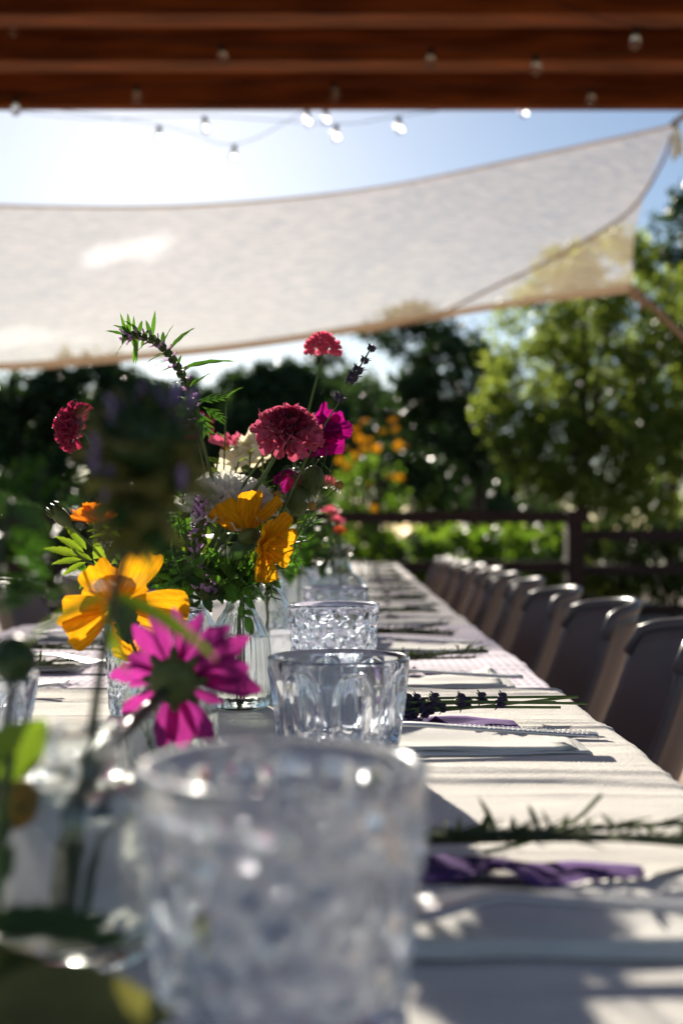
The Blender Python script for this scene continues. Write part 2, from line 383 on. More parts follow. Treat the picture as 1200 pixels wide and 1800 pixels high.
vs = [q for r in grid for q in r]; fs = [(i * NV + j, i * NV + NV + j, i * NV + NV + j + 1, i * NV + j + 1) for i in range(NU - 1) for j in range(NV - 1)]
ob('cloth', mk('cloth', vs, fs, 'sail'), sail)
off = Vector((0, -.012, 0))
def strip(v0, v1, name, mat):
    g = [[sail_pt(i / 89, v0 + (v1 - v0) * j / 3) + off for j in range(4)] for i in range(90)]
    v, f = shell(g, .004); ob(name, mk(name, v, f, mat), sail)
strip(0.0, .012, 'top_hem', 'sail_hem'); strip(.94, 1.0, 'bottom_hem', 'sail_hem')
seam = smooth_tab([(1178, 240), (1160, 290), (1105, 372), (1000, 440), (880, 500), (760, 556), (640, 588)])
sm = [P(x, y, 0 + 6.6 + .8 * min(1, max(0, (y - interp(top, x)) / max(1, interp(bot, x) - interp(top, x))))) - sb + Vector((0, -.02, 0)) for x, y in seam]
ob('rope_seam', MB().tube(sm, .010, 6).data('rope_seam', 'rope'), sail)
ob('corner_rope', MB().tube([q - sb for q in spline([P(1108, 512, 7.38), P(1135, 528, 7.4), P(1200, 592, 7.4), P(1340, 720, 7.4), P(1500, 860, 7.4)], 6)], [.03, .028] + [.02] * 23, 6).data('corner_rope', 'rope'), sail)
ob('knot', MB().ball(P(1116, 516, 7.36) - sb, (.05, .04, .05)).ball(P(1128, 530, 7.36) - sb, (.03, .03, .05)).data('knot', 'rope'), sail)
ob('top_rope', MB().tube([q - sb for q in spline([P(1180, 220, 6.6), P(1200, 205, 6.55), P(1300, 150, 6.4), P(1420, 90, 6.2)], 5)], .02, 6).data('top_rope', 'rope'), sail)
# pale cloth tail hanging off the top corner
tl = []
for i in range(7):
    u = i / 6; tl.append([P(1183 + 4 * u + 30 * v * (.3 + .7 * u) - 8 * u, 216 + u * 60 + 6 * math.sin(v * 9), 6.55) - sb + Vector((0, .03 * math.sin(v * 7), 0)) for v in [k / 5 for k in range(6)]])
v_, f_ = shell(tl, .004); ob('loose_corner', mk('loose_corner', v_, f_, 'white_petal'), sail)
# support pole out of the frame that the corner ropes run to
pole = MB().tube([(0, 0, 0), (0, 0, 4.6)], [.06, .05], 10)
sp = ob('sail_pole', pole.data('sail_pole', 'fence_wood'), None, loc=P(1500, 860, 7.4) * 1 + Vector((0.05, 0, -P(1500, 860, 7.4).z)))
tag(sp, 'dark timber pole holding the ropes of the shade cloth', 'pole')

# ------------------------------------------------------------------ table and cloths
TZ = .75; TR = .1815; TL = -.56; TY0, TY1 = -.9, 6.25
tb = thing('banquet_table', (-.19, 2.7, 0), 'long trestle table hidden under pale linen cloths', 'table')
MBt = MB(); MBt.box((0, 0, 0), (TR - TL - .012, TY1 - TY0 - .02, .03)); ob('tabletop', MBt.data('tabletop', 'table', False), tb, loc=(0, -.02, TZ - .024))
for yy in (-3.2, -1.2, 1.2, 3.2):
    for sx in (-.28, .28):
        ob('leg', MB().box((0, 0, 0), (.05, .05, TZ - .045)).data('leg', 'table', False), tb, loc=(sx, yy, (TZ - .045) / 2 + .009))
rc = np.random.RandomState(5); NC = 900
CR = np.stack([rc.uniform(-.3, 6.2, NC), rc.uniform(.0016, .006, NC), rc.uniform(-.5, 1.2, NC), rc.uniform(-.55, .2, NC), rc.uniform(.04, .28, NC)], 1)
near_ = rc.uniform(-.2, 1.9, 420); CR[:420, 0] = near_
def make_cloth(name, y0, y1, step, z0, mat, k, lift_far=0., lift_near=0.):
    n = int((y1 - y0) / step)
    # section across the table: drop, edge, top, edge, drop
    sec = [(TL - .03, -.26), (TL - .024, -.16), (TL - .016, -.06), (TL - .008, -.014), (TL + .003, -.002)]
    nx = 44; sec += [(TL + .003 + (TR - .003 - TL - .003) * i / nx, 0) for i in range(1, nx)]
    sec += [(TR - .003, 0), (TR + .003, -.002), (TR + .008, -.010), (TR + .012, -.05), (TR + .018, -.14), (TR + .026, -.26)]
    m = len(sec); sx = np.array([a for a, b in sec]); sz = np.array([b for a, b in sec])
    Y, X = np.meshgrid(np.linspace(y0, y1, n + 1), sx, indexing='ij'); Z = np.zeros_like(X); ramp = np.linspace(y0, y1, n + 1)
    for (cy_, wd, am, cx, ln) in CR:
        lo = np.searchsorted(ramp, cy_ - .05); hi = np.searchsorted(ramp, cy_ + .05)
        if hi <= lo: continue
        x = X[lo:hi]; dy = Y[lo:hi] - cy_ - .010 * np.sin(9 * x + cy_ * 31) - .05 * (x - cx) * math.sin(cy_ * 77) - .002 * np.sin(60 * x + cy_ * 11)
        Z[lo:hi] += wd * .34 * am * np.exp(-(dy / wd) ** 2) * np.exp(-((x - cx) / ln) ** 2)
    for (fx, fy, am, ph) in [(11, 37, .0003, 1), (23, 71, .00022, 2), (5, 13, .0006, 3), (37, 140, .00015, 5), (61, 250, .00010, 7)]:
        Z += am * np.sin(fx * X + ph + k + 1.7 * np.sin(fy * .31 * Y)) * np.sin(fy * Y + 2 * ph + 1.3 * np.sin(fx * .7 * X + k))
    ed = .0022 * np.sin(ramp * 9 + k) + .0012 * np.sin(ramp * 31 + 2 * k) + .0006 * np.sin(ramp * 83)
    vs = []
    for i in range(n + 1):
        y = ramp[i]
        for j in range(m):
            x, z = sec[j]; yy = y; fold = 0
            if i == n or i == 0: yy += .006 * mnoise.noise(Vector((x * 14, k * 7 + i, 0)))
            if z < -.03: fold = .012 * math.sin(y * 16 + k) * min(1, -z * 5) * (1 if x > 0 else -1)
            if x > TR - .01: fold += ed[i]
            zz = z0 + z + (Z[i, j] if z > -.03 else 0)
            if z >= -.01:
                if lift_far: zz += lift_far * max(0, 1 - (y1 - y) / .025) ** 2 * (1 + .8 * mnoise.noise(Vector((x * 16, k, 0))))
            vs.append((x + fold, yy, zz))
    fs = [(i * m + j, i * m + j + 1, (i + 1) * m + j + 1, (i + 1) * m + j) for i in range(n) for j in range(m - 1)]
    return ob(name, mk(name, vs, fs, mat))
c1 = make_cloth('tablecloth', -.3, 1.045, .0016, TZ + .0065, 'linen', 1, lift_far=.0035)
tag(c1, 'cream wrinkled linen cloth covering the near end of the table', 'tablecloth', 'cloths along the table')
c2 = make_cloth('tablecloth', .98, 1.86, .004, TZ + .0032, 'check', 2, lift_far=.002)
tag(c2, 'pale lilac checked cloth lying between the cream and white cloths', 'tablecloth', 'cloths along the table')
c3 = make_cloth('tablecloth', 1.80, 6.27, .012, TZ + .0002, 'white_linen', 3)
tag(c3, 'plain white cloth covering the far end of the table by the fence', 'tablecloth', 'cloths along the table')
def table_z(y): return TZ + (.0078 if y < 1.05 else .0045 if y < 1.86 else .0014)

# ------------------------------------------------------------------ chairs
def chair_parts(root):
    gr = []
    for i in range(23):
        t = -1 + 2 * i / 22; row = []
        for j in range(13):
            v = j / 12
            half = .125 + .01 * (1 - v)
            ztop = .335 - .018 * t * t - (.034 * max(0, (abs(t) - .86) / .14) ** 2.4)
            x = .088 * (1 - abs(t) ** 2.3) - .125 * (1 - v) ** 1.25 - .0
            if v < .25: x -= .03 * ((.25 - v) / .25) ** 2
            row.append(Vector((x, t * half * (1 - .02 * v), .44 + ztop * v)))
        gr.append(row)
    v, f = shell(gr, .013); ob('backrest', mk('backrest', v, f, 'chair'), root)
    rim = [Vector((g[-1].x, g[-1].y, g[-1].z)) for g in gr]
    ob('rim', MB().tube(rim, .0105, 8).data('rim', 'chair'), root)
    sg = []
    for i in range(9):
        a = -1 + 2 * i / 8
        sg.append([Vector((-.42 + .40 * j / 8, a * (.20 - .03 * (j / 8)) , .44 + .018 * a * a - .012 * math.sin(PI * j / 8) - (.03 * (1 - j / 2) ** 2 if j < 2 else 0))) for j in range(9)])
    v, f = shell(sg, .014); ob('seat', mk('seat', v, f, 'chair'), root)
    for sx, sy in ((-.36, -1), (-.36, 1), (-.03, -1), (-.03, 1)):
        ob('leg', MB().tube([(sx, sy * .16, .435), (sx + (.05 if sx > -.2 else -.02), sy * .20, .012)], [.014, .011], 8).data('leg', 'chair_leg'), root)
words = ['first', 'second', 'third', 'fourth', 'fifth', 'sixth', 'seventh', 'eighth', 'ninth', 'tenth', 'eleventh', 'twelfth']
cr = thing('plastic_chair', (.385, 1.515, 0), '', 'chair', 'grey chairs lined along the table')
chair_parts(cr); cmap = tree_map(cr)
ny = [1.515, 1.985, 2.46, 2.99, 3.43, 3.95, 4.43, 5.0, 5.47, 6.02]
for i, y in enumerate(ny):
    o = cr if i == 0 else copy_tree(cr, None, cmap)
    o.location = (.385 + R.uniform(-.012, .012) * (i > 1), y, .008); o.rotation_euler.z = R.uniform(-.10, .10)
    o['label'] = 'grey moulded chair in the full row, %s from the fence end' % words[len(ny) - 1 - i]
o = copy_tree(cr, None, cmap); o.location = (.385, 1.04, .008); o.rotation_euler.z = .02; o['label'] = 'grey moulded chair at the cut-off end of the full row, beside the cream cloth'
for i, y in enumerate((2.15, 2.75, 3.4, 4.1)):
    o = copy_tree(cr, None, cmap); o.location = (-.80, y, .008); o.rotation_euler.z = PI + R.uniform(-.1, .1)
    o['label'] = 'grey moulded chair across the table behind the flowers, %s from the fence' % words[3 - i]

# ------------------------------------------------------------------ glassware
def solid_vessel(prof_out, prof_in, n, fo=None, fi=None):
    """closed glass body: outer profile bottom to top, inner profile top to bottom"""
    vs = []; fs = []; prof = [(r, z, 0) for r, z in prof_out] + [(r, z, 1) for r, z in prof_in]
    for r, z, s in prof:
        for k in range(n):
            a = 2 * PI * k / n
            rr = r + (fo(a, z, r) if s == 0 and fo else fi(a, z, r) if s == 1 and fi else 0)
            vs.append((rr * math.cos(a), rr * math.sin(a), z))
    for i in range(len(prof) - 1):
        for k in range(n):
            a = i * n + k; b = i * n + (k + 1) % n; fs.append((a, b, b + n, a + n))
    fs.append(tuple(range(n - 1, -1, -1))); fs.append(tuple(range((len(prof) - 1) * n, len(prof) * n)))
    return vs, fs
def cells(nth, nz, zlo, zhi, seed):
    rs = np.random.RandomState(seed); pts = []
    for j in range(nz):
        for i in range(nth):
            pts.append(((i + .5 * (j % 2) + rs.uniform(-.36, .36)) / nth * 2 * PI, zlo + (j + .5 + rs.uniform(-.36, .36)) / nz * (zhi - zlo), rs.uniform(.6, 1.2)))
    return np.array(pts)
def hammered(H, Rt, Rb, seed, n=216, nv=72, amp=.0022, wall=.0036, nc=27, inner=.0012):
    c = cells(nc, nc // 3, .003, H - .008, seed); R0 = (Rt + Rb) / 2
    C = np.concatenate([c, c + [2 * PI, 0, 0], c - [2 * PI, 0, 0]])
    def fo(a, z, r):
        d2 = ((C[:, 0] - a) * R0) ** 2 + (C[:, 1] - z) ** 2; k = np.argmin(d2); q = math.sqrt(d2[k]) / (.162 / nc)
        wz = min(1, max(0, (H - .006 - z) / .006)) * min(1, z / .004)
        return -amp * C[k, 2] * max(0, 1 - q * q) * wz + .0008 * wz
    out = [(Rb * .55, 0), (Rb - .003, 0), (Rb - .0008, .001)] + [(Rb + (Rt - Rb) * (i / nv), .0022 + (H - .0022 - .001) * i / nv) for i in range(nv + 1)] + [(Rt - .0006, H - .0003)]
    inn = [(Rt - .0016, H), (Rt - wall * .75, H - .0006)] + [(Rt - wall - (Rt - Rb) * (i / 40) * .85, H - .003 - (H - .018) * i / 40) for i in range(41)] + [(Rb * .72, .0125), (Rb * .4, .0115)]
    c2 = cells(17, 6, .012, H - .006, seed + 50); C2 = np.concatenate([c2, c2 + [2 * PI, 0, 0], c2 - [2 * PI, 0, 0]])
    def fi(a, z, r):
        if z < .013 or z > H - .006: return 0
        d2 = ((C2[:, 0] - a) * R0) ** 2 + (C2[:, 1] - z) ** 2; k = np.argmin(d2); return -inner * C2[k, 2] * max(0, 1 - d2[k] / .0085 ** 2)
    return solid_vessel(out, inn, n, fo, fi)
def thumbprint(H, Rt, Rb, n=224, nv=64, wall=.0080):
    K = 8
    def fo(a, z, r):
        ph = ((a / (2 * PI) * K + .22) % 1) - .5; s = ph * 2 * PI * r / K
        hz = (z - H * .53) / (H * .375); wdt = .0128 * (1 - .12 * (1 - (hz + 1) / 2))
        q = (s / wdt) ** 2 + hz * hz
        e = max(0, 1 - q)
        return -.0044 * (1 - (1 - e) ** 3) + (.0009 * math.exp(-((q - 1.10) / .12) ** 2) if z < H - .006 else 0)
    out = [(Rb * .5, 0), (Rb - .003, 0), (Rb - .0008, .001)] + [(Rb + (Rt - Rb) * (i / nv), .0022 + (H - .0032) * i / nv) for i in range(nv + 1)] + [(Rt - .0007, H - .0002)]
    inn = [(Rt - .0020, H), (Rt - .003, H - .0006), (Rt - .0042, H - .003)] + [(Rt - wall - (Rt - Rb) * (i / 14) * .85, H - .012 - (H - .026) * i / 14) for i in range(15)] + [(Rb * .68, .0115), (Rb * .4, .0105)]
    return solid_vessel(out, inn, n, fo)
ham_me = mk('hammered_tumbler', *hammered(.0825, .0410, .0345, 3, amp=.0029, wall=.0052, nc=26), 'glass')
ham_near = mk('hammered_tumbler_near', *hammered(.0785, .0410, .0350, 3, amp=.0037, wall=.0068, nc=21), 'near_glass')
ham_small = mk('hammered_tumbler_light', *hammered(.0835, .0410, .0345, 5, 130, 44), 'glass')
thumb_me = mk('thumbprint_tumbler', *thumbprint(.0665, .0450, .0370), 'glass')
GL = [(ham_near, 498, .321, 'big hammered tumbler, out of focus, in front of the thumbprint glass', .3),
      (thumb_me, 595, .72, 'thumbprint tumbler with tall oval dimples beside the lavender setting', .0),
      (ham_me, 586, 1.01, 'hammered tumbler standing just behind the thumbprint glass', 2.2),
      (ham_small, 590, 1.40, 'hammered tumbler half hidden between two rows of glass, in front of the round bottle', 1.),
      (ham_small, 575, 1.95, 'blurred hammered tumbler behind the round glass bottle', 4.),
      (ham_small, 560, 2.6, 'blurred hammered tumbler far down the table past the second posy', 5.),
      (ham_small, 270, .915, 'hammered tumbler behind the magenta cosmos', 3.1),
      (thumb_me, -78, .63, 'thumbprint tumbler cut by the frame beside the yellow-green leaf', .8)]
for me, px, d, lab, rz in GL:
    o = ob('drinking_glass', me, loc=((px - 637) / F * d, d, table_z(d))); o.rotation_euler.z = rz
    tag(o, lab, 'glass', 'drinking glasses on the table')
def resample(prof, n):
    s = spline([(r, 0, z) for r, z in prof], n); return [(max(.0008, p.x), p.z) for p in s]
def bottle(name, px, d, outer, wall, water, label, fo=None, n=64, bumpy=0):
    root = thing(name, ((px - 637) / F * d, d, table_z(d)), label, 'vase', 'glass flower vases')
    po = resample(outer, 6); H = outer[-1][1]
    pin = [(max(.0015, r - wall), z) for r, z in po if z > .006]; pin = [(pin[0][0] * .5, .0055)] + pin
    out = [(po[0][0] * .5, 0)] + po
    me = mk('bottle', *solid_vessel(out, pin[::-1], n, fo), 'vase_glass')
    ob('bottle', me, root)
    ww = [(r + .0003, z) for r, z in pin if z <= water]
    if len(ww) > 2:
        ww.append((ww[-1][0], water)); ob('water', mk('water', *lathe(ww, 32), 'water'), root)
    return root
rib = lambda a, z, r: .0007 * math.cos(a * 22) * (1 if .006 < z < .075 else 0)
vA = bottle('glass_vase', 421, .95, [(.0235, 0), (.0258, .004), (.0262, .02), (.0258, .045), (.0235, .060), (.017, .074), (.0115, .084), (.0105, .094), (.0125, .101), (.0130, .104)], .0022, .058,
            'ribbed clear bottle vase holding the main posy beside the thumbprint glass', rib, 110)
b_c = cells(20, 8, .004, .075, 11); b_C = np.concatenate([b_c, b_c + [2 * PI, 0, 0], b_c - [2 * PI, 0, 0]])
pamp = .0006
def pebb(a, z, r):
    if z < .003 or z > .10: return 0
    d2 = ((b_C[:, 0] - a) * r) ** 2 + (b_C[:, 1] - z) ** 2; return pamp * max(0, 1 - d2.min() / .004 ** 2)
vB = bottle('glass_vase', 470, 1.16, [(.027, 0), (.030, .005), (.031, .03), (.029, .055), (.021, .078), (.013, .092), (.012, .105), (.0145, .112)], .0024, .05,
            'bubbly glass bottle vase tucked behind the ribbed bottle', pebb, 100)
vC = bottle('glass_vase', 300, .64, [(.022, 0), (.0245, .004), (.0255, .03), (.025, .052), (.019, .064), (.0155, .070), (.017, .076)], .0022, .045,
            'small cut-glass jar holding crossed stems under the magenta cosmos', lambda a, z, r: .0012 * abs(math.cos(a * 7 + z * 90)) * (.004 < z < .06), 90)
vD = bottle('glass_vase', 142, .392, [(.024, 0), (.0258, .004), (.0266, .02), (.0262, .045), (.0235, .055), (.0175, .0595), (.0145, .063), (.0145, .072), (.0165, .0765)], .0022, .050,
            'squat pebbled glass jar with water, half hidden by dark leaves', pebb, 100)
vE = bottle('glass_vase', 598, 1.72, [(.040, 0), (.044, .005), (.046, .03), (.044, .055), (.034, .078), (.020, .092), (.0155, .104), (.0155, .125), (.019, .134)], .003, .06,
            'round shouldered glass bottle vase of the second posy further along', pebb, 72)
vF = bottle('glass_vase', 335, 1.02, [(.021, 0), (.024, .004), (.025, .03), (.024, .055), (.017, .072), (.0125, .082), (.0125, .092), (.015, .098)], .0022, .05,
            'plain bottle vase behind the hammered tumbler and magenta cosmos', None, 48)

# ------------------------------------------------------------------ flower pieces
def petal_me(name, mat, L=1., W=.5, curl=.15, cup=.15, tip=.25, teeth=0, nu=8, nv=6, base=.25, wave=0., pw=1.):
    vs = []; fs = []
    for i in range(nu + 1):
        u = i / nu
        wd = W * (base + (1 - base) * math.sin(PI * min(1, u ** pw * .62 + .02) )) if u < .75 else None
        if wd is None:
            a = (u - .75) / .25; w75 = W * (base + (1 - base) * math.sin(PI * min(1, .75 ** pw * .62 + .02))); wd = w75 * math.sqrt(max(0.0, 1 - (a * (1 - tip)) ** 2))
        for j in range(nv + 1):
            v = -1 + 2 * j / nv
            x = u * L
            if teeth and u > .9: x += L * .06 * math.cos(v * PI * teeth)
            x -= L * .12 * v * v * (u > .8) * (u - .8) / .2
            z = curl * L * u * u + cup * W * v * v + wave * L * math.sin(v * 5 + u * 3) * u + .03 * L * math.cos(v * PI * 3) * u * W / .5
            vs.append((x, v * wd * .5, z))
    m = nv + 1
    fs = [(i * m + j, i * m + m + j, i * m + m + j + 1, i * m + j + 1) for i in range(nu) for j in range(nv)]
    return mk(name, vs, fs, mat)
def leaf_me(name, mat, L=1., W=.4, curl=-.2, fold=.12, teeth=0, nu=10, serr=.12):
    vs = []; fs = []
    for i in range(nu + 1):
        u = i / nu; wd = W * .5 * (math.sin(PI * u ** .8) ** .85 if 0 < u < 1 else 0.015)
        if teeth and 0 < u < 1: wd *= 1 + serr * (1 if i % 2 else -1)
        z = curl * L * u * u
        for v in (-1, -.5, 0, .5, 1): vs.append((u * L - (.04 * L if teeth and i % 2 == 0 else 0) * abs(v), v * wd, z + fold * W * abs(v) + .008 * L * math.sin(u * 20 + v * 2)))
    fs = [(i * 5 + j, i * 5 + 5 + j, i * 5 + 6 + j, i * 5 + 1 + j) for i in range(nu) for j in range(4)]
    return mk(name, vs, fs, mat)
def lobed_me(name, mat, nl=3, W=.13):
    """a deeply cut leaf: a midrib with narrow toothed leaflets"""
    mb = MB()
    def blade(o, ang, L, w):
        c, s = math.cos(ang), math.sin(ang); vs = []; n = 6
        for i in range(n + 1):
            u = i / n; h = w * .5 * (math.sin(PI * u ** .7) if 0 < u < 1 else .03)
            for v in (-1, 0, 1):
                x, y = u * L, v * h; vs.append((o[0] + x * c - y * s, o[1] + x * s + y * c, .05 * abs(v) * w - .18 * (o[0] + x * c) ** 2))
        mb.add(vs, [(i * 3 + j, i * 3 + 3 + j, i * 3 + 4 + j, i * 3 + 1 + j) for i in range(n) for j in (0, 1)])
    blade((0, 0), 0, 1, W)
    for k in range(nl):
        t = .25 + .5 * k / max(1, nl - 1)
        for sg in (-1, 1): blade((t * .8, 0), sg * (.75 - .2 * t), .55 - .25 * t, W * .75)
    return mb.data(name, mat)
PM = {
 'scab': petal_me('petal', 'scab', 1, .85, .30, .5, .6, 1, wave=.09), 'scab_pale': petal_me('petal', 'scab_pale', 1, .85, .30, .5, .6, 1, wave=.09),
 'scab_pink': petal_me('petal', 'scab_pink', 1, .85, .30, .5, .6, 1, wave=.09),
 'cosmos': petal_me('petal', 'cosmos', 1, .36, -.16, .35, .5, 1, nu=9, nv=8, base=.3),
 'yellow': petal_me('petal', 'yellow', 1, .68, .12, .22, .6, 0, nu=9, nv=8, base=.22, wave=.035),
 'orange': petal_me('petal', 'orange', 1, .7, .1, .2, .5, 1, base=.3, wave=.06),
 'coral': petal_me('petal', 'red_orange', 1, .6, .1, .2, .4, 0, nu=5, nv=4),
 'pinkish': petal_me('petal', 'scab_pink', 1, .5, .1, .2, .4, 0, nu=5, nv=4),
 'white': petal_me('petal', 'white_petal', 1, .34, .22, .5, .35, 0, base=.35), 'cream': petal_me('petal', 'cream_petal', 1, .85, .35, .5, .6, 0, base=.4),
 'magenta': petal_me('petal', 'magenta', 1, 1.05, .22, .18, .85, 0, nu=9, nv=8, base=.3, wave=.06), 'balm': petal_me('petal', 'balm', 1, .22, .3, .5, .4, 0),
 'lilac': petal_me('petal', 'lilac', 1, .7, .3, .4, .6, 0, nu=5, nv=4), 'sun': petal_me('petal', 'yellow', 1, .36, .05, .2, .3, 0, nu=4, nv=3)}
LM = {'mint': leaf_me('leaf', 'mint', 1, .55, -.25, .14, 1, 14), 'deep': leaf_me('leaf', 'leaf_deep', 1, .5, -.2, .12, 1, 12), 'lit': leaf_me('leaf', 'leaf_lit', 1, .34, -.22, .12, 1, 12, .06),
      'narrow': leaf_me('leaf', 'leaf_lit', 1, .17, -.3, .1), 'narrow_dark': leaf_me('leaf', 'mint', 1, .16, -.25, .1), 'bract': leaf_me('bract', 'leaf_deep', 1, .42, -.15, .1),
      'broad': leaf_me('bract', 'balm_leaf', 1, .62, -.15, .12), 'lobed': lobed_me('leaf', 'mint', 3, .15), 'lobed_lit': lobed_me('leaf', 'leaf_lit', 4, .16), 'round': leaf_me('leaf', 'leaf_lit', 1, .72, -.12, .08), 'needle': leaf_me('leaf', 'rosemary', 1, .15, -.08, .12, 0, 4)}

def stem_path(pts): return spline([P(*p) for p in pts], 7)
def stemmed(name, label, cat, pts, rad=.0012, mat='stem', group=None, taper=.75):
    """a cut stem standing in its vase: an Empty at its foot and the stem tube; returns (root, path)"""
    path = stem_path(pts); base = path[0].copy()
    root = thing(name, base, label, cat, group or 'cut flowers in the vases')
    n = len(path); ob('stem', MB().tube([p - base for p in path], [rad * (1 - (1 - taper) * i / n) for i in range(n)], 7).data('stem', mat), root)
    return root, path, base
def put(root_base, parent, name, me, pos, direction, normal, sc):
    """piece whose local X runs along direction and Z near normal"""
    x = Vector(direction).normalized(); z = Vector(normal) - x * Vector(normal).dot(x)
    z = z.normalized() if z.length > 1e-5 else x.orthogonal().normalized(); y = z.cross(x)
    return ob(name, me, parent, pose(Vector(pos) - root_base, Matrix((x, y, z)).transposed(), sc))
def head(root, base, C, N, core_me, spin=None, rings=(), core_sc=1., calyx=None):
    """flower head: core mesh part with petal sub-parts in rings (petal mesh, count, r0, length, tilt, jitter, start, end)"""
    N = Vector(N).normalized(); rot = frame(N, spin or (1, 0, 0))
    h = ob('flower_head', core_me, root, pose(C - base, rot, 1.))
    for (pm, n, r0, ln, tilt, jit, a0, a1, zoff) in rings:
        for k in range(n):
            a = a0 + (a1 - a0) * (k + .5 * R.uniform(-jit, jit)) / n
            m = Matrix.Rotation(a, 4, 'Z') @ Matrix.Translation((r0, 0, zoff)) @ Matrix.Rotation(-(tilt + R.uniform(-jit, jit) * .35), 4, 'Y') @ Matrix.Rotation(R.uniform(-jit, jit) * .4, 4, 'X') @ Matrix.Diagonal((*[ln * R.uniform(1 - jit * .25, 1 + jit * .2)] * 3, 1))
            ob('petal', PM[pm], h, m)
    if calyx: ob('calyx', calyx, h)
    return h
def dome(name, mat, r, h, knobs=0, kr=.1, seed=0):
    mb = MB().ball((0, 0, 0), (r, r, h), 14, 8); rs = random.Random(seed)
    for k in range(knobs):
        z = 1 - (k + .5) / knobs * 1.0; a = k * 2.39996; q = math.sqrt(max(0, 1 - z * z))
        p = Vector((q * math.cos(a) * r, q * math.sin(a) * r, z * h)); nrm = Vector((p.x / r / r, p.y / r / r, p.z / h / h)).normalized()
        mb.tube([p * .9, p + nrm * kr * rs.uniform(.8, 1.6)], [kr * .34, kr * .22], 5)
        mb.ball(p + nrm * kr * 1.5, kr * .42, 5, 4)
    return mb.data(name, mat)
calyx_me = MB().ball((0, 0, -.003), (.0045, .0045, .004), 10, 6).data('calyx', 'calyx')
big_calyx = MB().ball((0, 0, -.004), (.0095, .0095, .006), 14, 8).data('calyx', 'calyx')
scab_core = dome('flower_head', 'scab_core', .0125, .0115, 130, .0020, 1)
scab_small = dome('flower_head', 'scab_core', .011, .008, 80, .0018, 2)
pink_core = dome('flower_head', 'scab_pink', .006, .005, 40, .0016, 3)
pollen_me = dome('flower_head', 'pollen', .0045, .003, 30, .0012, 4)
pollen_big = dome('flower_head', 'pollen', .0085, .004, 50, .0014, 5)
green_core = MB().ball((0, 0, 0), (.003, .003, .003), 8, 6).data('flower_head', 'calyx')
vm = lambda px, py, d: (px, py, d)
A0 = (421, 1245, .95); AM = (424, 1052, .95)         # foot and mouth of the ribbed bottle
B0 = (470, 1190, 1.16); BM = (470, 1012, 1.16)
F0 = (335, 1220, 1.02); FM = (335, 1046, 1.02)
TAU = 2 * PI
# --- scabiosas
def scabiosa(label, pts, N, rr, pm, pm2, core, seed_spin=(1, 0, 0), n=13, rad=.0013, leaves=True):
    root, path, base = stemmed('scabiosa', label, 'flower', pts, rad)
    C = path[-1] + Vector(N).normalized() * .004
    FL = .34 * rr
    head(root, base, C, N, core, seed_spin, [(pm2, n + 4, rr * .60, FL * 1.25, -.75, .8, .3, TAU + .3, -.004), (pm2, n + 6, rr * .62, FL * 1.3, -.25, .8, 0, TAU, -.002), (pm, n + 5, rr * .55, FL * 1.2, .15, .9, .2, TAU + .2, .001),
        (pm, n + 3, rr * .48, FL, .5, .9, .1, TAU + .1, .003), ('scab' if pm == 'scab_pale' else pm, n + 1, rr * .38, FL * .9, .8, .9, .1, TAU + .1, .006), ('scab' if pm == 'scab_pale' else pm, n - 2, rr * .26, FL * .8, 1.1, .9, .1, TAU + .1, .008)], calyx=calyx_me)
    for k in range(6):
        a = k * TAU / 6; fr = frame(N); dr = fr @ Vector((math.cos(a), math.sin(a), -.25)); put(base, root, 'bract', LM['narrow_dark'], C - Vector(N).normalized() * .004, dr, N, rr * .55)
    return root, path, base
scabiosa('large burgundy scabiosa with dusky pink frill, on a thick pale stem', [A0, AM, (372, 1000, .94), (400, 930, .93), (455, 850, .92), (492, 790, .92), (506, 763, .92)], (.10, -.62, .70), .0275, 'scab_pale', 'scab_pale', scab_core, n=16, rad=.0019)
scabiosa('burgundy scabiosa turned sideways on a curved stem, well apart from the posy', [F0, FM, (262, 985, .98), (195, 870, .93), (168, 800, .91), (153, 768, .905), (137, 752, .90)], (-.92, -.10, .30), .0195, 'scab', 'scab', scab_small, n=13)
scabiosa('small pink scabiosa highest on the posy, against the sail hem', [B0, BM, (482, 930, 1.12), (522, 800, 1.08), (550, 690, 1.05), (563, 640, 1.04), (567, 616, 1.04)], (.05, -.12, .95), .0165, 'scab_pink', 'scab_pink', pink_core, n=14)
scabiosa('dark scabiosa half hidden behind the blurred bee balm', [F0, FM, (352, 960, 1.), (360, 850, 1.), (352, 790, 1.), (344, 756, 1.)], (-.2, .05, .9), .016, 'scab', 'scab', scab_small, n=12)
# a second bare stem beside the large scabiosa
root, path, base = stemmed('green_stem', 'bare pale stem running alongside the large scabiosa stem', 'stem', [A0, AM, (368, 990, .955), (392, 920, .95), (430, 850, .945), (470, 792, .94), (497, 752, .94)], .0013)
# --- magenta bloom
root, path, base = stemmed('magenta_bloom', 'deep magenta ruffled bloom behind the large scabiosa', 'flower', [B0, BM, (490, 960, 1.05), (515, 870, 1.0), (540, 800, .985), (548, 780, .98)], .0016)
head(root, base, path[-1], (.25, -.75, .45), green_core, None, [('magenta', 5, .002, .026, .25, .5, 0, TAU, 0), ('magenta', 5, .002, .020, .65, .5, .6, TAU + .6, .001)], calyx=calyx_me)
head(root, base, P(563, 752, .985), (.50, -.35, .7), green_core, None, [('magenta', 4, .002, .023, .3, .6, -1.5, 2.2, 0)])
head(root, base, P(518, 828, .99), (-.1, -.5, -.5), green_core, None, [('magenta', 5, .002, .022, .7, .5, 0, TAU, 0)])
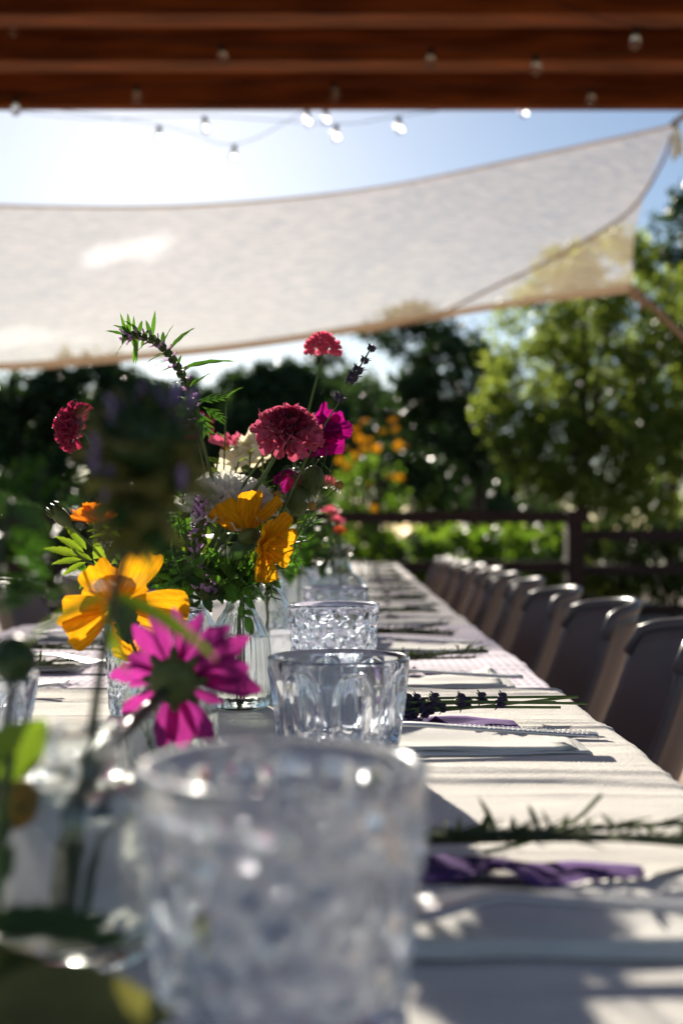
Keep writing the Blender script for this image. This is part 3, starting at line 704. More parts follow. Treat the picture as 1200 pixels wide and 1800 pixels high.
# --- white dahlias
def dahlia(label, pts, N, rr, pm, counts, core=green_core, rad=.0016):
    root, path, base = stemmed('dahlia', label, 'flower', pts, rad)
    rings = []
    for k, n in enumerate(counts):
        t = k / max(1, len(counts) - 1); rings.append((pm, n, rr * (.20 - .12 * t), rr * (.85 - .35 * t), -.15 + 1.1 * t, .35, .3 * k, TAU + .3 * k, .0015 * k))
    head(root, base, path[-1], N, core, None, rings, calyx=calyx_me); return root, path, base
dahlia('large white many-petalled dahlia low in the posy', [F0, FM, (352, 1000, .98), (380, 940, .95), (402, 893, .945)], (.1, -.38, .85), .042, 'white', (20, 20, 16, 12, 8))
dahlia('cream dahlia peeping out behind the large scabiosa', [B0, BM, (462, 930, 1.1), (462, 850, 1.08), (462, 792, 1.07)], (-.6, -.15, .6), .030, 'cream', (7, 7, 6, 4))
dahlia('off-white dahlia behind the crossing stems', [F0, FM, (402, 950, 1.06), (426, 860, 1.08), (430, 818, 1.08)], (-.2, .3, .7), .024, 'cream', (7, 6, 5))
# --- yellow cosmos
root, path, base = stemmed('yellow_cosmos', 'golden yellow cosmos with two blooms under the large scabiosa', 'flower', [A0, AM, (412, 1010, .93), (425, 970, .92), (438, 948, .915)], .0014)
h = head(root, base, P(436, 935, .912), (-.25, .30, .8), pollen_me, None, [('yellow', 6, .003, .034, .55, .3, 0, TAU, 0), ('yellow', 4, .003, .026, .95, .4, .5, TAU, .001)], calyx=big_calyx)
h = head(root, base, P(462, 958, .905), (.75, -.45, -.25), pollen_me, None, [('yellow', 7, .003, .028, .35, .4, 0, TAU, 0), ('yellow', 5, .003, .018, .85, .4, .5, TAU, .001)], calyx=calyx_me)
put(base, root, 'leaf', LM['deep'], P(405, 982, .91), P(446, 938, .91) - P(405, 982, .91), (0, -1, .2), .028)
root, path, base = stemmed('yellow_cosmos', 'big golden yellow cosmos low beside the blurred purple flower stems', 'flower', [(300, 1400, .66), (292, 1300, .66), (262, 1200, .69), (228, 1120, .72), (212, 1068, .74)], .0013)
head(root, base, path[-1], (-.45, .72, .45), pollen_big, None, [('yellow', 7, .005, .036, -.30, .8, 0, TAU, 0), ('yellow', 6, .004, .026, .5, .7, .3, TAU + .3, .001)], calyx=big_calyx)
put(base, root, 'leaf', LM['deep'], P(228, 1130, .72), (-.1, -.1, 1), (0, -1, .1), .03)
# --- magenta cosmos in front
root, path, base = stemmed('magenta_cosmos', 'magenta cosmos seen from behind, sunlit, in front of the ribbed bottle', 'flower', [(110, 1640, .398), (118, 1540, .395), (138, 1420, .392), (172, 1335, .41), (236, 1268, .47), (290, 1215, .525), (308, 1194, .53)], .0030, 'stem_dark', taper=.95)
disc = MB().ball((0, 0, .001), (.0105, .0105, .004), 18, 8).data('flower_head', 'pollen')
CS = .94
ccal = MB()
ccal.ball((0, 0, -.0035), (.0115, .0115, .0055), 18, 8)
for k in range(8):
    a = k * TAU / 8; ccal.tube([(.008 * math.cos(a), .008 * math.sin(a), -.004), (.014 * math.cos(a), .014 * math.sin(a), -.001), (.016 * math.cos(a), .016 * math.sin(a), .001)], [.003, .002, .0005], 5)
hc = ob('flower_head', disc, root, pose(path[-1] - base, frame((.10, .93, .14), (1, 0, 0)), 1.))
# petal angles as seen from the camera (degrees, counter-clockwise from the right), lengths in metres
fr = frame((.10, .93, .14), (1, 0, 0)); inv = fr.transposed()
for ang, ln, tl in [(176, .026, .10), (158, .025, .25), (128, .027, .1), (110, .030, .3), (86, .026, .2), (70, .030, .35), (48, .031, .2), (30, .033, .15), (10, .034, .05), (-6, .033, .25), (-34, .018, .5), (-68, .031, .3), (-88, .033, .1), (-106, .031, .2), (214, .027, .15), (192, .020, .4)]:
    dv = Vector((math.cos(math.radians(ang)), 0, math.sin(math.radians(ang)))); l = inv @ dv; a = math.atan2(l.y, l.x)
    m = Matrix.Rotation(a, 4, 'Z') @ Matrix.Translation((.0065, 0, 0)) @ Matrix.Rotation(-(tl + R.uniform(-.1, .1)), 4, 'Y') @ Matrix.Rotation(R.uniform(-.65, .65), 4, 'X') @ Matrix.Diagonal((CS * ln * R.uniform(.88, 1.08), ln * R.uniform(.75, 1.25), ln * R.uniform(-1.2, 1.6), 1))
    ob('petal', PM['cosmos'], hc, m)
ob('calyx', ccal.data('calyx', 'calyx'), hc)
# --- bee balm, close to the lens
root, path, base = stemmed('bee_balm', 'dark purple bee balm, tall and strongly blurred in front of the posy', 'flower', [(128, 1640, .395), (132, 1500, .40), (160, 1300, .39), (190, 1100, .375), (222, 960, .365), (243, 850, .36), (252, 790, .36)], .0017, 'stem_dark', taper=1.)
bc = dome('flower_head', 'leaf_deep', .013, .012, 50, .0035, 8)
hb = head(root, base, P(252, 770, .36), (.05, -.15, .95), bc, None, [('balm', 3, .009, .015, .9, .7, 0, TAU, .0)])
for tier, (yy, sc, n) in enumerate([(732, .020, 9), (765, .027, 11), (800, .030, 12), (836, .029, 12), (872, .026, 10), (908, .022, 8), (940, .016, 6)]):
    for k in range(n):
        a = k * TAU / n + tier * .5; put(base, root, 'bract', LM['broad'] if k % 4 else LM['bract'], P(252 - tier * 3, yy, .36), (math.cos(a), math.sin(a), .55 - .22 * tier + R.uniform(-.3, .3)), (R.uniform(-.3, .3), -.5, .8), sc * R.uniform(.6, .9))
for (x, y) in [(236, 715), (305, 720), (190, 745), (175, 830), (185, 862), (320, 850), (232, 705), (175, 800), (310, 715)]:
    for k in range(1): put(base, root, 'floret', PM['balm'], P(x, y + 18, .355), (R.uniform(-.5, .5), R.uniform(-.5, .3), 1), (R.uniform(-1, 1), -1, .2), .011)
for (x0, y0, x1, y1, sc) in [(195, 1045, 40, 1090, 1), (195, 1045, 372, 1100, 1), (196, 1042, 260, 985, .7), (188, 1060, 195, 1175, 1), (205, 1030, 110, 1015, .8), (230, 940, 285, 1010, .8), (228, 950, 180, 900, .8)]:
    a = P(x0, y0, .37); b = P(x1, y1, .37 + R.uniform(-.02, .02)); put(base, root, 'leaf', LM['narrow'], a, b - a, (0, -.5, 1), (b - a).length * 1.02)
# --- motherwort arch
root, path, base = stemmed('motherwort', 'arching motherwort spike with tiny pink florets, tallest in the posy', 'flower', [F0, FM, (382, 940, .98), (374, 850, .95), (352, 760, .93), (335, 695, .92), (312, 645, .91), (282, 607, .905), (245, 590, .90), (218, 592, .90)], .0017, taper=.6)
npth = len(path)
clus = MB()
for k in range(14):
    a = k * 2.4; clus.ball((math.cos(a) * .0036 * R.uniform(.5, 1.2), math.sin(a) * .0036, R.uniform(-.002, .002)), (.0016, .0016, .0022), 6, 5)
clus_me = clus.data('whorl', 'calyx')
for i in range(30, npth, 2):
    t = (i - 30) / (npth - 30); q = path[i]; tg = (path[min(i + 1, npth - 1)] - path[i - 1]).normalized()
    wh = ob('whorl', clus_me, root, pose(q - base, frame(tg), 1.0 - .35 * t))
    for k in range(3):
        a = R.uniform(0, TAU); dr = frame(tg) @ Vector((math.cos(a), math.sin(a), .3)); put(base, root, 'floret', PM['lilac'], q + dr * .003, dr, tg, .0048)
    for k in range(2 if i < npth - 4 else 4):
        a = R.uniform(0, TAU); dr = frame(tg) @ Vector((math.cos(a), math.sin(a), .5 - .5 * (t > .7))); dr.z += .25 * (t > .5); put(base, root, 'leaf', LM['narrow_dark'], q, dr, (0, -.4, 1), R.uniform(.014, .024))
for (x0, y0, x1, y1) in [(318, 650, 408, 615), (300, 615, 335, 562), (268, 592, 272, 545), (250, 590, 222, 553), (232, 590, 200, 556), (225, 592, 184, 572), (225, 597, 196, 620), (345, 705, 402, 690), (355, 715, 400, 735), (345, 720, 372, 770), (330, 690, 300, 760), (240, 600, 232, 640)]:
    a = P(x0, y0, .91); b = P(x1, y1, .9 + R.uniform(-.03, .03)); put(base, root, 'leaf', LM['narrow_dark'] if y0 < 660 else LM['lobed'], a, b - a, (R.uniform(-.3, .3), -.6, .8), (b - a).length)
# --- lavender spike
bud = MB()
for k in range(9):
    a = k * 2.4; rr_ = .0022 + .001 * (k % 3); bud.ball((math.cos(a) * rr_, math.sin(a) * rr_, .0012 * (k % 4)), (.0014, .0014, .0030), 6, 5)
    bud.tube([(math.cos(a) * rr_, math.sin(a) * rr_, .003), (math.cos(a) * rr_ * 1.9, math.sin(a) * rr_ * 1.9, .0055)], [.0009, .0003], 4)
bud_me = bud.data('bud_whorl', 'lav_bud')
root, path, base = stemmed('lavender_spike', 'single dark lavender spike leaning out over the yellow shrub', 'flower', [A0, AM, (462, 985, .95), (505, 880, .94), (560, 765, .93), (597, 705, .925), (626, 655, .92), (652, 612, .92)], .0009)
for (x, y, s) in [(594, 702, .75), (613, 672, .6), (618, 664, .8), (627, 652, .75), (639, 635, .6), (651, 614, .6)]:
    ob('bud_whorl', bud_me, root, pose(P(x, y, .922) - base, frame((.45, 0, .9)), 1.15 * s))
# --- chamomile buds, nigella pods
def chamomile(label, pts, N=(0, -.2, 1), droop=1):
    root, path, base = stemmed('chamomile', label, 'flower', pts, .0007)
    cm = MB().ball((0, 0, .0015), (.0038, .0038, .0042), 12, 8).data('flower_head', 'brown_bud')
    h = ob('flower_head', cm, root, pose(path[-1] - base, frame(N), 1.))
    for k in range(9):
        m = Matrix.Rotation(k * TAU / 9, 4, 'Z') @ Matrix.Translation((.0028, 0, -.001)) @ Matrix.Rotation(1.1, 4, 'Y') @ Matrix.Diagonal((.0038, .0038, .0038, 1)); ob('petal', PM['white'], h, m)
chamomile('spent chamomile head in front of the white dahlia', [A0, AM, (398, 990, .94), (398, 930, .93), (397, 882, .93)])
chamomile('spent chamomile head just above the upper yellow bloom', [A0, AM, (455, 990, .94), (478, 930, .935), (488, 874, .93)])
chamomile('spent chamomile head against the papery seed pod', [A0, AM, (480, 1000, .95), (530, 930, .945), (548, 886, .94)], (.1, -.2, -.9))
chamomile('small chamomile bud reaching out furthest over the fence rail', [A0, AM, (485, 1005, .95), (530, 925, .95), (578, 872, .95), (594, 856, .95)], (.5, 0, .8))
def nigella(label, pts, r):
    root, path, base = stemmed('seed_pod', label, 'seed pod', pts, .0009)
    pod = MB().ball((0, 0, r * .8), (r, r, r * 1.25), 12, 8)
    for k in range(5):
        a = k * TAU / 5; pod.tube(spline([(0, 0, r * 1.9), (r * .5 * math.cos(a), r * .5 * math.sin(a), r * 2.6), (r * 1.1 * math.cos(a), r * 1.1 * math.sin(a), r * 2.9)], 4), .0004, 4)
    ob('pod', pod.data('pod', 'calyx'), root, pose(path[-1] - base, frame((.1, -.1, 1)), 1.))
    th = MB()
    for k in range(26):
        a = k * 2.4; e = R.uniform(.5, 1.5); th.tube(spline([(0, 0, 0), (r * 1.3 * math.cos(a), r * 1.3 * math.sin(a), r * .5 * e), (r * 1.6 * math.cos(a + .3), r * 1.6 * math.sin(a + .3), r * 2.0 * e), (r * 1.2 * math.cos(a + .5), r * 1.2 * math.sin(a + .5), r * 2.6 * e)], 5), [.0003] * 16, 3)
    ob('thread_ruff', th.data('thread_ruff', 'stem'), root, pose(path[-1] - base, frame((.1, -.1, 1)), 1.))
nigella('papery green seed pod with a thready ruff, higher of the pair', [B0, BM, (505, 960, 1.02), (540, 890, .98), (548, 862, .97)], .0105)
nigella('papery green seed pod with a thready ruff, lower of the pair', [A0, AM, (478, 1000, .97), (505, 930, .97), (520, 898, .965)], .0105)
# --- pink zinnia with yellow middle
root, path, base = stemmed('zinnia', 'dusty pink zinnia with yellow middle behind the motherwort stem', 'flower', [F0, FM, (380, 950, 1.05), (402, 850, 1.08), (408, 786, 1.1)], .0014)
head(root, base, path[-1], (0, -.15, 1), pollen_big, None, [('scab_pale', 12, .006, .017, .05, .3, 0, TAU, 0)], calyx=calyx_me)
# --- orange marigold group on the far side
root, path, base = stemmed('marigold', 'orange marigold half hidden behind the bee balm stem', 'flower', [F0, FM, (270, 1010, 1.0), (205, 950, .97), (172, 918, .96)], .0014)
head(root, base, path[-1], (-.2, .1, .9), pollen_me, None, [('orange', 9, .003, .022, .3, .6, 0, TAU, 0), ('orange', 7, .002, .016, .8, .6, .3, TAU, .002)], calyx=calyx_me)
for k in range(7): put(base, root, 'leaf', LM['lit'], P(205 - 8 * k + R.uniform(-6, 6), 945 - 4 * k, .96), (R.uniform(-1, .3), R.uniform(-.5, .5), R.uniform(-.3, 1)), (0, -.6, 1), .018)
root, path, base = stemmed('marigold', 'small orange marigold bud behind the dark bracts', 'flower', [F0, FM, (280, 1000, 1.0), (255, 950, .99), (247, 932, .985)], .0011)
head(root, base, path[-1], (0, -.3, .9), pollen_me, None, [('orange', 7, .002, .010, .7, .5, 0, TAU, 0)], calyx=calyx_me)
root, path, base = stemmed('flower_bud', 'green tulip-shaped flower bud sticking out over the dark hedge', 'bud', [F0, FM, (262, 1020, 1.0), (200, 985, .96), (152, 950, .93), (126, 926, .92)], .0014)
fb = MB().tube(spline([(0, 0, 0), (0, 0, .004), (0, 0, .012), (0, 0, .020)], 4), [.0016, .0018, .0022, .0032, .0042, .005, .0056, .006, .0062, .0061, .0058, .0054, .005], 10)
for k in range(7):
    a = k * TAU / 7; fb.tube([(.0055 * math.cos(a), .0055 * math.sin(a), .016), (.0062 * math.cos(a), .0062 * math.sin(a), .021), (.005 * math.cos(a), .005 * math.sin(a), .0245)], [.0016, .0014, .0005], 5)
ob('bud', fb.data('bud', 'calyx'), root, pose(path[-1] - base, frame((-.65, 0, .65)), 1.0))
# --- marigold leaves that fan out on the far side
root, path, base = stemmed('leafy_sprig', 'sprig with cut bright green leaves jutting out below the green bud', 'foliage', [F0, FM, (275, 1030, .98), (200, 1010, .95), (150, 985, .93), (128, 965, .93)], .0011)
for (x0, y0, x1, y1) in [(140, 978, 84, 958), (142, 985, 96, 985), (150, 990, 112, 1005), (145, 970, 105, 940), (150, 965, 122, 925), (165, 1000, 140, 1030), (160, 985, 130, 965), (180, 1005, 170, 950), (200, 1010, 215, 960)]:
    a = P(x0, y0, .94); b = P(x1, y1, .93); put(base, root, 'leaf', LM['lit'], a, b - a, (.1, -.7, .8), (b - a).length * 1.1)
# --- lilac savory sprigs
def savory(label, pts, n=9):
    root, path, base = stemmed('savory_sprig', label, 'flower', pts, .0010)
    for i in range(len(path) - n * 2, len(path), 1):
        q = path[i]
        for k in range(3):
            a = R.uniform(0, TAU); dr = Vector((math.cos(a), math.sin(a), .6)); put(base, root, 'floret', PM['lilac'], q + dr * .003, dr, (0, 0, 1), .0058)
        a = R.uniform(0, TAU); put(base, root, 'leaf', LM['narrow'] if i % 2 else LM['narrow_dark'], q, (math.cos(a), math.sin(a), .7), (0, 0, 1), .013)
        ob('whorl', clus_me, root, pose(q - base, frame((0, 0, 1)), .8))
savory('lilac savory sprig in front of the white dahlia', [F0, FM, (345, 1000, .93), (344, 960, .92), (352, 920, .915), (352, 885, .915)])
savory('lilac savory sprig low over the ribbed bottle', [A0, AM, (400, 1040, .93), (370, 1050, .91), (350, 1040, .90)], 7)
savory('lilac savory sprig beside the lower yellow bloom', [A0, AM, (380, 1040, .94), (352, 1010, .93), (330, 985, .93)], 7)
# --- mint and other filler foliage
def sprig(label, pts, leaf='mint', n=12, s0=.016, s1=.03, matl='stem', name='mint_sprig', cat='foliage', grp='leafy sprigs in the main posy', from_=.25, flat=.7):
    root, path, base = stemmed(name, label, cat, pts, .0010, matl, grp)
    m = len(path)
    for k in range(n):
        t = from_ + (1 - from_) * k / max(1, n - 1); q = path[min(m - 1, int(t * (m - 1)))]
        tg = (path[min(m - 1, int(t * (m - 1)) + 1)] - path[max(0, int(t * (m - 1)) - 1)]).normalized(); a = (k % 2) * PI + (k // 2) * 1.57 + R.uniform(-.4, .4)
        dr = frame(tg) @ Vector((math.cos(a), math.sin(a), flat)); put(base, root, 'leaf', LM[leaf], q, dr, Vector((0, -.3, 1)) + tg * .5, R.uniform(s0, s1) * (1.1 - .5 * t))
    return root
sprig_grp = 'mint sprigs massed in the main posy'
MW = ['under the sideways scabiosa stem', 'behind the bee balm blooms', 'beneath the orange marigold', 'left of the white dahlia', 'just above the hammered tumbler', 'left of the lower yellow bloom', 'over the big yellow cosmos', 'hanging over the shoulder of the ribbed bottle', 'sinking behind the magenta cosmos petals', 'drooping furthest down the ribbed bottle', 'highest beside the motherwort stem', 'reaching furthest out toward the frame edge', 'below the white dahlia', 'behind the big yellow cosmos petals', 'between the yellow bloom and ribbed bottle neck', 'over the bubbly bottle neck', 'furthest out toward the second posy', 'behind the lower yellow bloom', 'spreading just over the big yellow cosmos', 'low beside the cut bright leaves', 'crossing the bee balm stem', 'dipping behind the arching blades', 'tucked behind the purple bracts', 'lowest over the plain bottle', 'with cut leaves reaching lowest at the far side', 'under the lilac savory']
for k_, q_ in enumerate(MW): MW[k_] = q_.replace('left of', 'next to')
gi = iter(MW)
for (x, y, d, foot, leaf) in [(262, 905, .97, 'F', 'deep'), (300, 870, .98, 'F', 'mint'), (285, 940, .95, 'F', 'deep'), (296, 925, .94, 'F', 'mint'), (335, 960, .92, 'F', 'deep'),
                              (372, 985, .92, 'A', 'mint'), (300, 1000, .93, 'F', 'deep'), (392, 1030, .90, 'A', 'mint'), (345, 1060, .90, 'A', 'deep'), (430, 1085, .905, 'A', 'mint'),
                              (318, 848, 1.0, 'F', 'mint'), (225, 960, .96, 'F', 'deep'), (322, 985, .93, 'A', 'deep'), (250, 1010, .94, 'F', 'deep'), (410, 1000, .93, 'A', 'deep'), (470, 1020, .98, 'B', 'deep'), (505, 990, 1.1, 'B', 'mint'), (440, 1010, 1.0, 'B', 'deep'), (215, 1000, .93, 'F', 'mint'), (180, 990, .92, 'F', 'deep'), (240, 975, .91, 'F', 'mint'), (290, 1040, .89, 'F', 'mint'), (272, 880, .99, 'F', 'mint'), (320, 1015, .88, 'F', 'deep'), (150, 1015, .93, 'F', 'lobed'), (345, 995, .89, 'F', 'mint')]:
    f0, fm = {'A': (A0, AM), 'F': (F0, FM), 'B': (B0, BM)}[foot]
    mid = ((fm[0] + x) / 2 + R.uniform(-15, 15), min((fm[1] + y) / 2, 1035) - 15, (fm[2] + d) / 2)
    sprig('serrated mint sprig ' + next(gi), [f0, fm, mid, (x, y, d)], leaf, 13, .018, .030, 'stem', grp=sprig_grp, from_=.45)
sprig('upright mint tip rising beside the bee balm', [F0, FM, (330, 960, .95), (322, 880, .93), (330, 812, .925)], 'mint', 14, .012, .024, from_=.5)
sprig('thin sprig with long blades above the white dahlia', [F0, FM, (385, 940, 1.04), (392, 860, 1.04), (398, 700, 1.04)], 'narrow_dark', 12, .02, .04, from_=.5)
sprig('feathery dill-like sprig between the yellow bloom and seed pods', [A0, AM, (455, 1000, .94), (482, 930, .94), (490, 850, .94)], 'needle', 46, .012, .02, from_=.45)
sprig('feathery sprig hanging over the ribbed bottle', [A0, AM, (470, 1020, .93), (478, 1050, .92)], 'needle', 36, .012, .02, from_=.4)
sprig('thin sprig with long lit blade pointing out over the far glasses', [A0, AM, (450, 1010, .94), (490, 965, .935), (540, 950, .93)], 'narrow', 6, .018, .03, from_=.6)
sprig('pale green sprig lit from behind, under the cream dahlia', [B0, BM, (462, 940, 1.04), (464, 880, 1.02), (470, 815, 1.02)], 'lit', 9, .012, .022, from_=.55)
FW = ['slender pale sprig rising between the dahlias', 'slender pale sprig leaning past the chamomile', 'slender pale sprig behind the large scabiosa stem', 'slender pale sprig next to the motherwort stem', 'slender sprig with drooping blades over the far glasses', 'slender sprig rising over the orange marigold', 'slender sprig tipped over the big yellow cosmos', 'slender sprig between the two golden blooms', 'slender sprig below the magenta bloom', 'slender sprig crossing the lavender stem', 'slender sprig low beside the ribbed bottle neck', 'slender sprig behind the savory']
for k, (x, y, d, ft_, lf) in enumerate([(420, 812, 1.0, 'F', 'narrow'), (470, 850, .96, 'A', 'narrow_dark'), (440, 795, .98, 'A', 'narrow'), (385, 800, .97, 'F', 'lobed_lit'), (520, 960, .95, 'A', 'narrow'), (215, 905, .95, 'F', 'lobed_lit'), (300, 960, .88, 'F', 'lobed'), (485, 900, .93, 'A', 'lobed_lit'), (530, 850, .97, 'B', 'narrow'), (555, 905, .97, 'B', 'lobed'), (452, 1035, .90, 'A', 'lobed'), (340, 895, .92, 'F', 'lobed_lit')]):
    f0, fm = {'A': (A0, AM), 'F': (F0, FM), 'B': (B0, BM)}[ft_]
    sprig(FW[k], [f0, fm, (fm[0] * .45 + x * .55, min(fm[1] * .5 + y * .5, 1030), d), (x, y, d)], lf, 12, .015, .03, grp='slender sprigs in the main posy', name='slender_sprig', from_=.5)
# --- small bottle C sprig with cut leaf beside the cosmos
sprig('sprig with jagged leaves in front of the hammered tumbler', [(300, 1405, .64), (298, 1280, .64), (270, 1215, .66), (230, 1195, .68)], 'mint', 9, .014, .022, from_=.55)
for k, (x0, x1) in enumerate([(285, 335), (315, 278), (300, 345)]):
    root, path, base = stemmed('green_stem', ['cut stem slanting in the small cut-glass jar', 'cut stem crossing the slanting one in the jar', 'cut stem lying furthest over in the jar'][k], 'stem', [(x0, 1405, .64), ((x0 + x1) / 2, 1330, .64), (x1, 1225, .645)], .0016)
# --- foreground leafy stem, blurred
root, path, base = stemmed('leafy_plant', 'dark leafy stem out of focus at the corner, with one glowing leaf', 'foliage', [(-60, 1940, .29), (-30, 1760, .30), (-5, 1560, .32), (5, 1420, .34), (20, 1330, .36)], .0022, 'stem')
for (x0, y0, x1, y1, d, lm, s, nrm) in [(-40, 1640, 215, 1628, .30, 'deep', 1.05, (0, -.35, 1)), (-40, 1690, 190, 1590, .31, 'deep', 1.0, (0, -.5, 1)), (-60, 1810, 290, 1770, .280, 'broad', 1.05, (0, -.7, 1)), (-60, 1760, 235, 1735, .29, 'deep', 1.05, (0, -.5, .9)), (-60, 1690, 75, 1650, .300, 'broad', 1., (0, -.9, .5)),
                                   (-20, 1370, 82, 1262, .36, 'round', 1.0, (.1, -.85, .3)), (-30, 1500, 20, 1395, .34, 'lit', 1., (.3, -.9, .3)), (-70, 1850, 120, 1690, .29, 'deep', 1, (.2, -.9, .4)), (-20, 1560, 30, 1480, .33, 'deep', 1, (.5, -.8, .2)), (-80, 1900, 250, 1790, .280, 'deep', 1, (.1, -.9, .4))]:
    a = P(x0, y0, d); b = P(x1, y1, d + .01); put(base, root, 'leaf', LM[lm], a, b - a, nrm, (b - a).length * s)
def blurred_bud(label, pts, r, mat='leaf_deep'):
    root, path, base = stemmed('flower_bud', label, 'bud', pts, .0015, 'stem_dark')
    hd = MB().ball((0, 0, 0), (r, r, r * 1.15), 12, 8)
    ob('bud', hd.data('bud', mat), root, pose(path[-1] - base, frame((.1, 0, 1)), 1.))
    for k in range(6):
        a = k * TAU / 6; put(base, root, 'sepal', LM['bract'], path[-1] - Vector((0, 0, r * .9)), (math.cos(a), math.sin(a), .9), (-math.cos(a), -math.sin(a), .6), r * 2)
blurred_bud('round dark bud out of focus above the cut-off tumbler', [(-50, 1700, .33), (-20, 1500, .36), (5, 1300, .39), (24, 1185, .405), (26, 1160, .41)], .0078)
blurred_bud('brown-green bud out of focus under the glowing leaf', [(-40, 1640, .33), (0, 1500, .35), (22, 1440, .36), (30, 1412, .365)], .0072, 'brown_bud')
blurred_bud('olive seed head nodding between the jar and hammered tumbler', [(142, 1640, .392), (165, 1480, .40), (195, 1420, .42), (214, 1392, .43)], .0062, 'brown_bud')
root, path, base = stemmed('leafy_plant', 'dim leafy stem out of focus rising along the frame edge', 'foliage', [(-90, 1700, .40), (-60, 1300, .42), (-20, 1100, .43), (5, 960, .44), (20, 880, .44)], .0016, 'stem_dark')
for k in range(16):
    y = 890 + k * 13; put(base, root, 'leaf', LM['lobed'] if k % 2 else LM['deep'], P(18 - (y - 890) * .12, y, .44), (R.uniform(-.6, .9), R.uniform(-.5, .5), R.uniform(-.4, .6)), (0, -.5, 1), R.uniform(.014, .024))

# ------------------------------------------------------------------ second posy further down the table
E0 = (598, 1105, 1.72); EM = (597, 985, 1.72)
def small_flower(name, label, end, N, pm, rr, n=10, core=pollen_me, foot=(E0, EM)):
    f0, fm = foot; root, path, base = stemmed(name, label, 'flower', [f0, fm, ((fm[0] + end[0]) / 2, (fm[1] + end[1]) / 2, (fm[2] + end[2]) / 2), end], .0014, group='flowers in the second posy')
    head(root, base, path[-1], N, core, None, [(pm, n, .003, rr, .15, .4, 0, TAU, 0), (pm, n - 2, .003, rr * .7, .6, .4, .3, TAU, .002)], calyx=calyx_me)
G0 = (525, 1098, 1.85); GM = (525, 985, 1.85)
vG = bottle('glass_vase', 525, 1.85, [(.030, 0), (.034, .005), (.035, .04), (.030, .07), (.018, .088), (.015, .105), (.018, .115)], .003, .06, 'dim bottle vase hidden behind the ribbed bottle with the leafy second posy', None, 32)
small_flower('zinnia', 'blurred pink zinnia of the second posy against the fence rail', (580, 902, 1.75), (.1, -.2, .9), 'pinkish', .016)
small_flower('zinnia', 'blurred coral red zinnia lowest in the second posy', (597, 934, 1.72), (.1, -.5, .6), 'coral', .007)
small_flower('zinnia', 'blurred bright pink zinnia peeping past the seed pod', (578, 850, 1.8), (.2, -.3, .9), 'pinkish', .014)
small_flower('zinnia', 'blurred orange zinnia over the fence rail beside the pink one', (592, 918, 1.8), (.2, -.4, .7), 'pinkish', .012)
for k, (x, y, d, f) in enumerate([(520, 930, 1.8, 0), (550, 905, 1.8, 0), (572, 940, 1.75, 1), (540, 960, 1.75, 0), (500, 960, 1.8, 0), (565, 890, 1.82, 1), (515, 1010, 1.75, 0), (555, 1000, 1.72, 1), (490, 1000, 1.8, 0), (530, 880, 1.85, 0)]):
    f0, fm = ((G0, GM), (E0, EM))[f]
    sprig('dim leafy sprig of the second posy ' + ['under the seed pods', 'below the pink zinnia', 'beside the coral zinnia', 'low behind the lower yellow bloom', 'nearest the bubbly bottle', 'highest by the pink zinnia', 'at the bottle mouth', 'low over the round bottle', 'hanging lowest by the ribbed bottle', 'behind the papery pods'][k], [f0, fm, ((fm[0] + x) / 2, (fm[1] + y) / 2 - 8, d), (x, y, d)], 'deep' if k % 3 else 'mint', 11, .03, .05, grp='leafy sprigs in the second posy', name='leafy_sprig', from_=.35)
for k, (px, d, zz) in enumerate([(480, 3.2, 0), (470, 4.4, 0)]):
    b = bottle('glass_vase', px, d, [(.035, 0), (.04, .005), (.04, .05), (.03, .08), (.016, .10), (.018, .13)], .003, .06, ['bottle vase of the third posy, mostly hidden by nearer flowers', 'bottle vase of the last posy, mostly hidden by nearer flowers'][k], None, 24)
    for j in range(3):
        y0 = 942 - (table_z(d) - CAMZ) * F / d
        sprig('leafy sprig of the %s posy down the table, %s of three' % (['third', 'last'][k], ['first', 'middle', 'tallest'][j]), [(px, y0 - 8, d), (px, y0 - .11 * F / d, d), (px + R.uniform(-50, 50), y0 - R.uniform(.2, .3) * F / d, d)], 'mint', 10, .03, .05, grp='leafy sprigs far down the table', name='leafy_sprig', from_=.4)

# ------------------------------------------------------------------ place settings
def napkin_me(name, w, l, mat, layers=3, seed=0, thick=.0010):
    rs = random.Random(seed); mb = MB()
    for k in range(layers):
        nx, ny = 12, 8; sh = rs.uniform(-.006, .006); sk = rs.uniform(-.05, .05); gr = []
        for i in range(nx + 1):
            row = []
            for j in range(ny + 1):
                x = -w / 2 + w * i / nx + (-.010 * k if i == nx else 0) + sh * .5; y = (-l / 2 + l * j / ny) * (1 - .06 * k) + sh + sk * (x)
                u = i / nx; x += .004 * mnoise.noise(Vector((y * 40, k, seed))); y += .0035 * mnoise.noise(Vector((x * 25, k + 5, seed))); z = thick * (k + .6) + .0018 * k * math.sin(3 * u + seed) * (j / ny) + .0024 * mnoise.noise(Vector((x * 22, y * 34, seed + k * 3)))
                if k == layers - 1 and i > nx - 3 and j > ny - 4: z += .006 * ((i - nx + 3) / 3) * ((j - ny + 4) / 4)
                row.append(Vector((x, y, max(.0005 + .0008 * k, z))))
            gr.append(row)
        v, f = shell(gr, .0007); mb.add(v, f)
    return mb.data(name, mat)
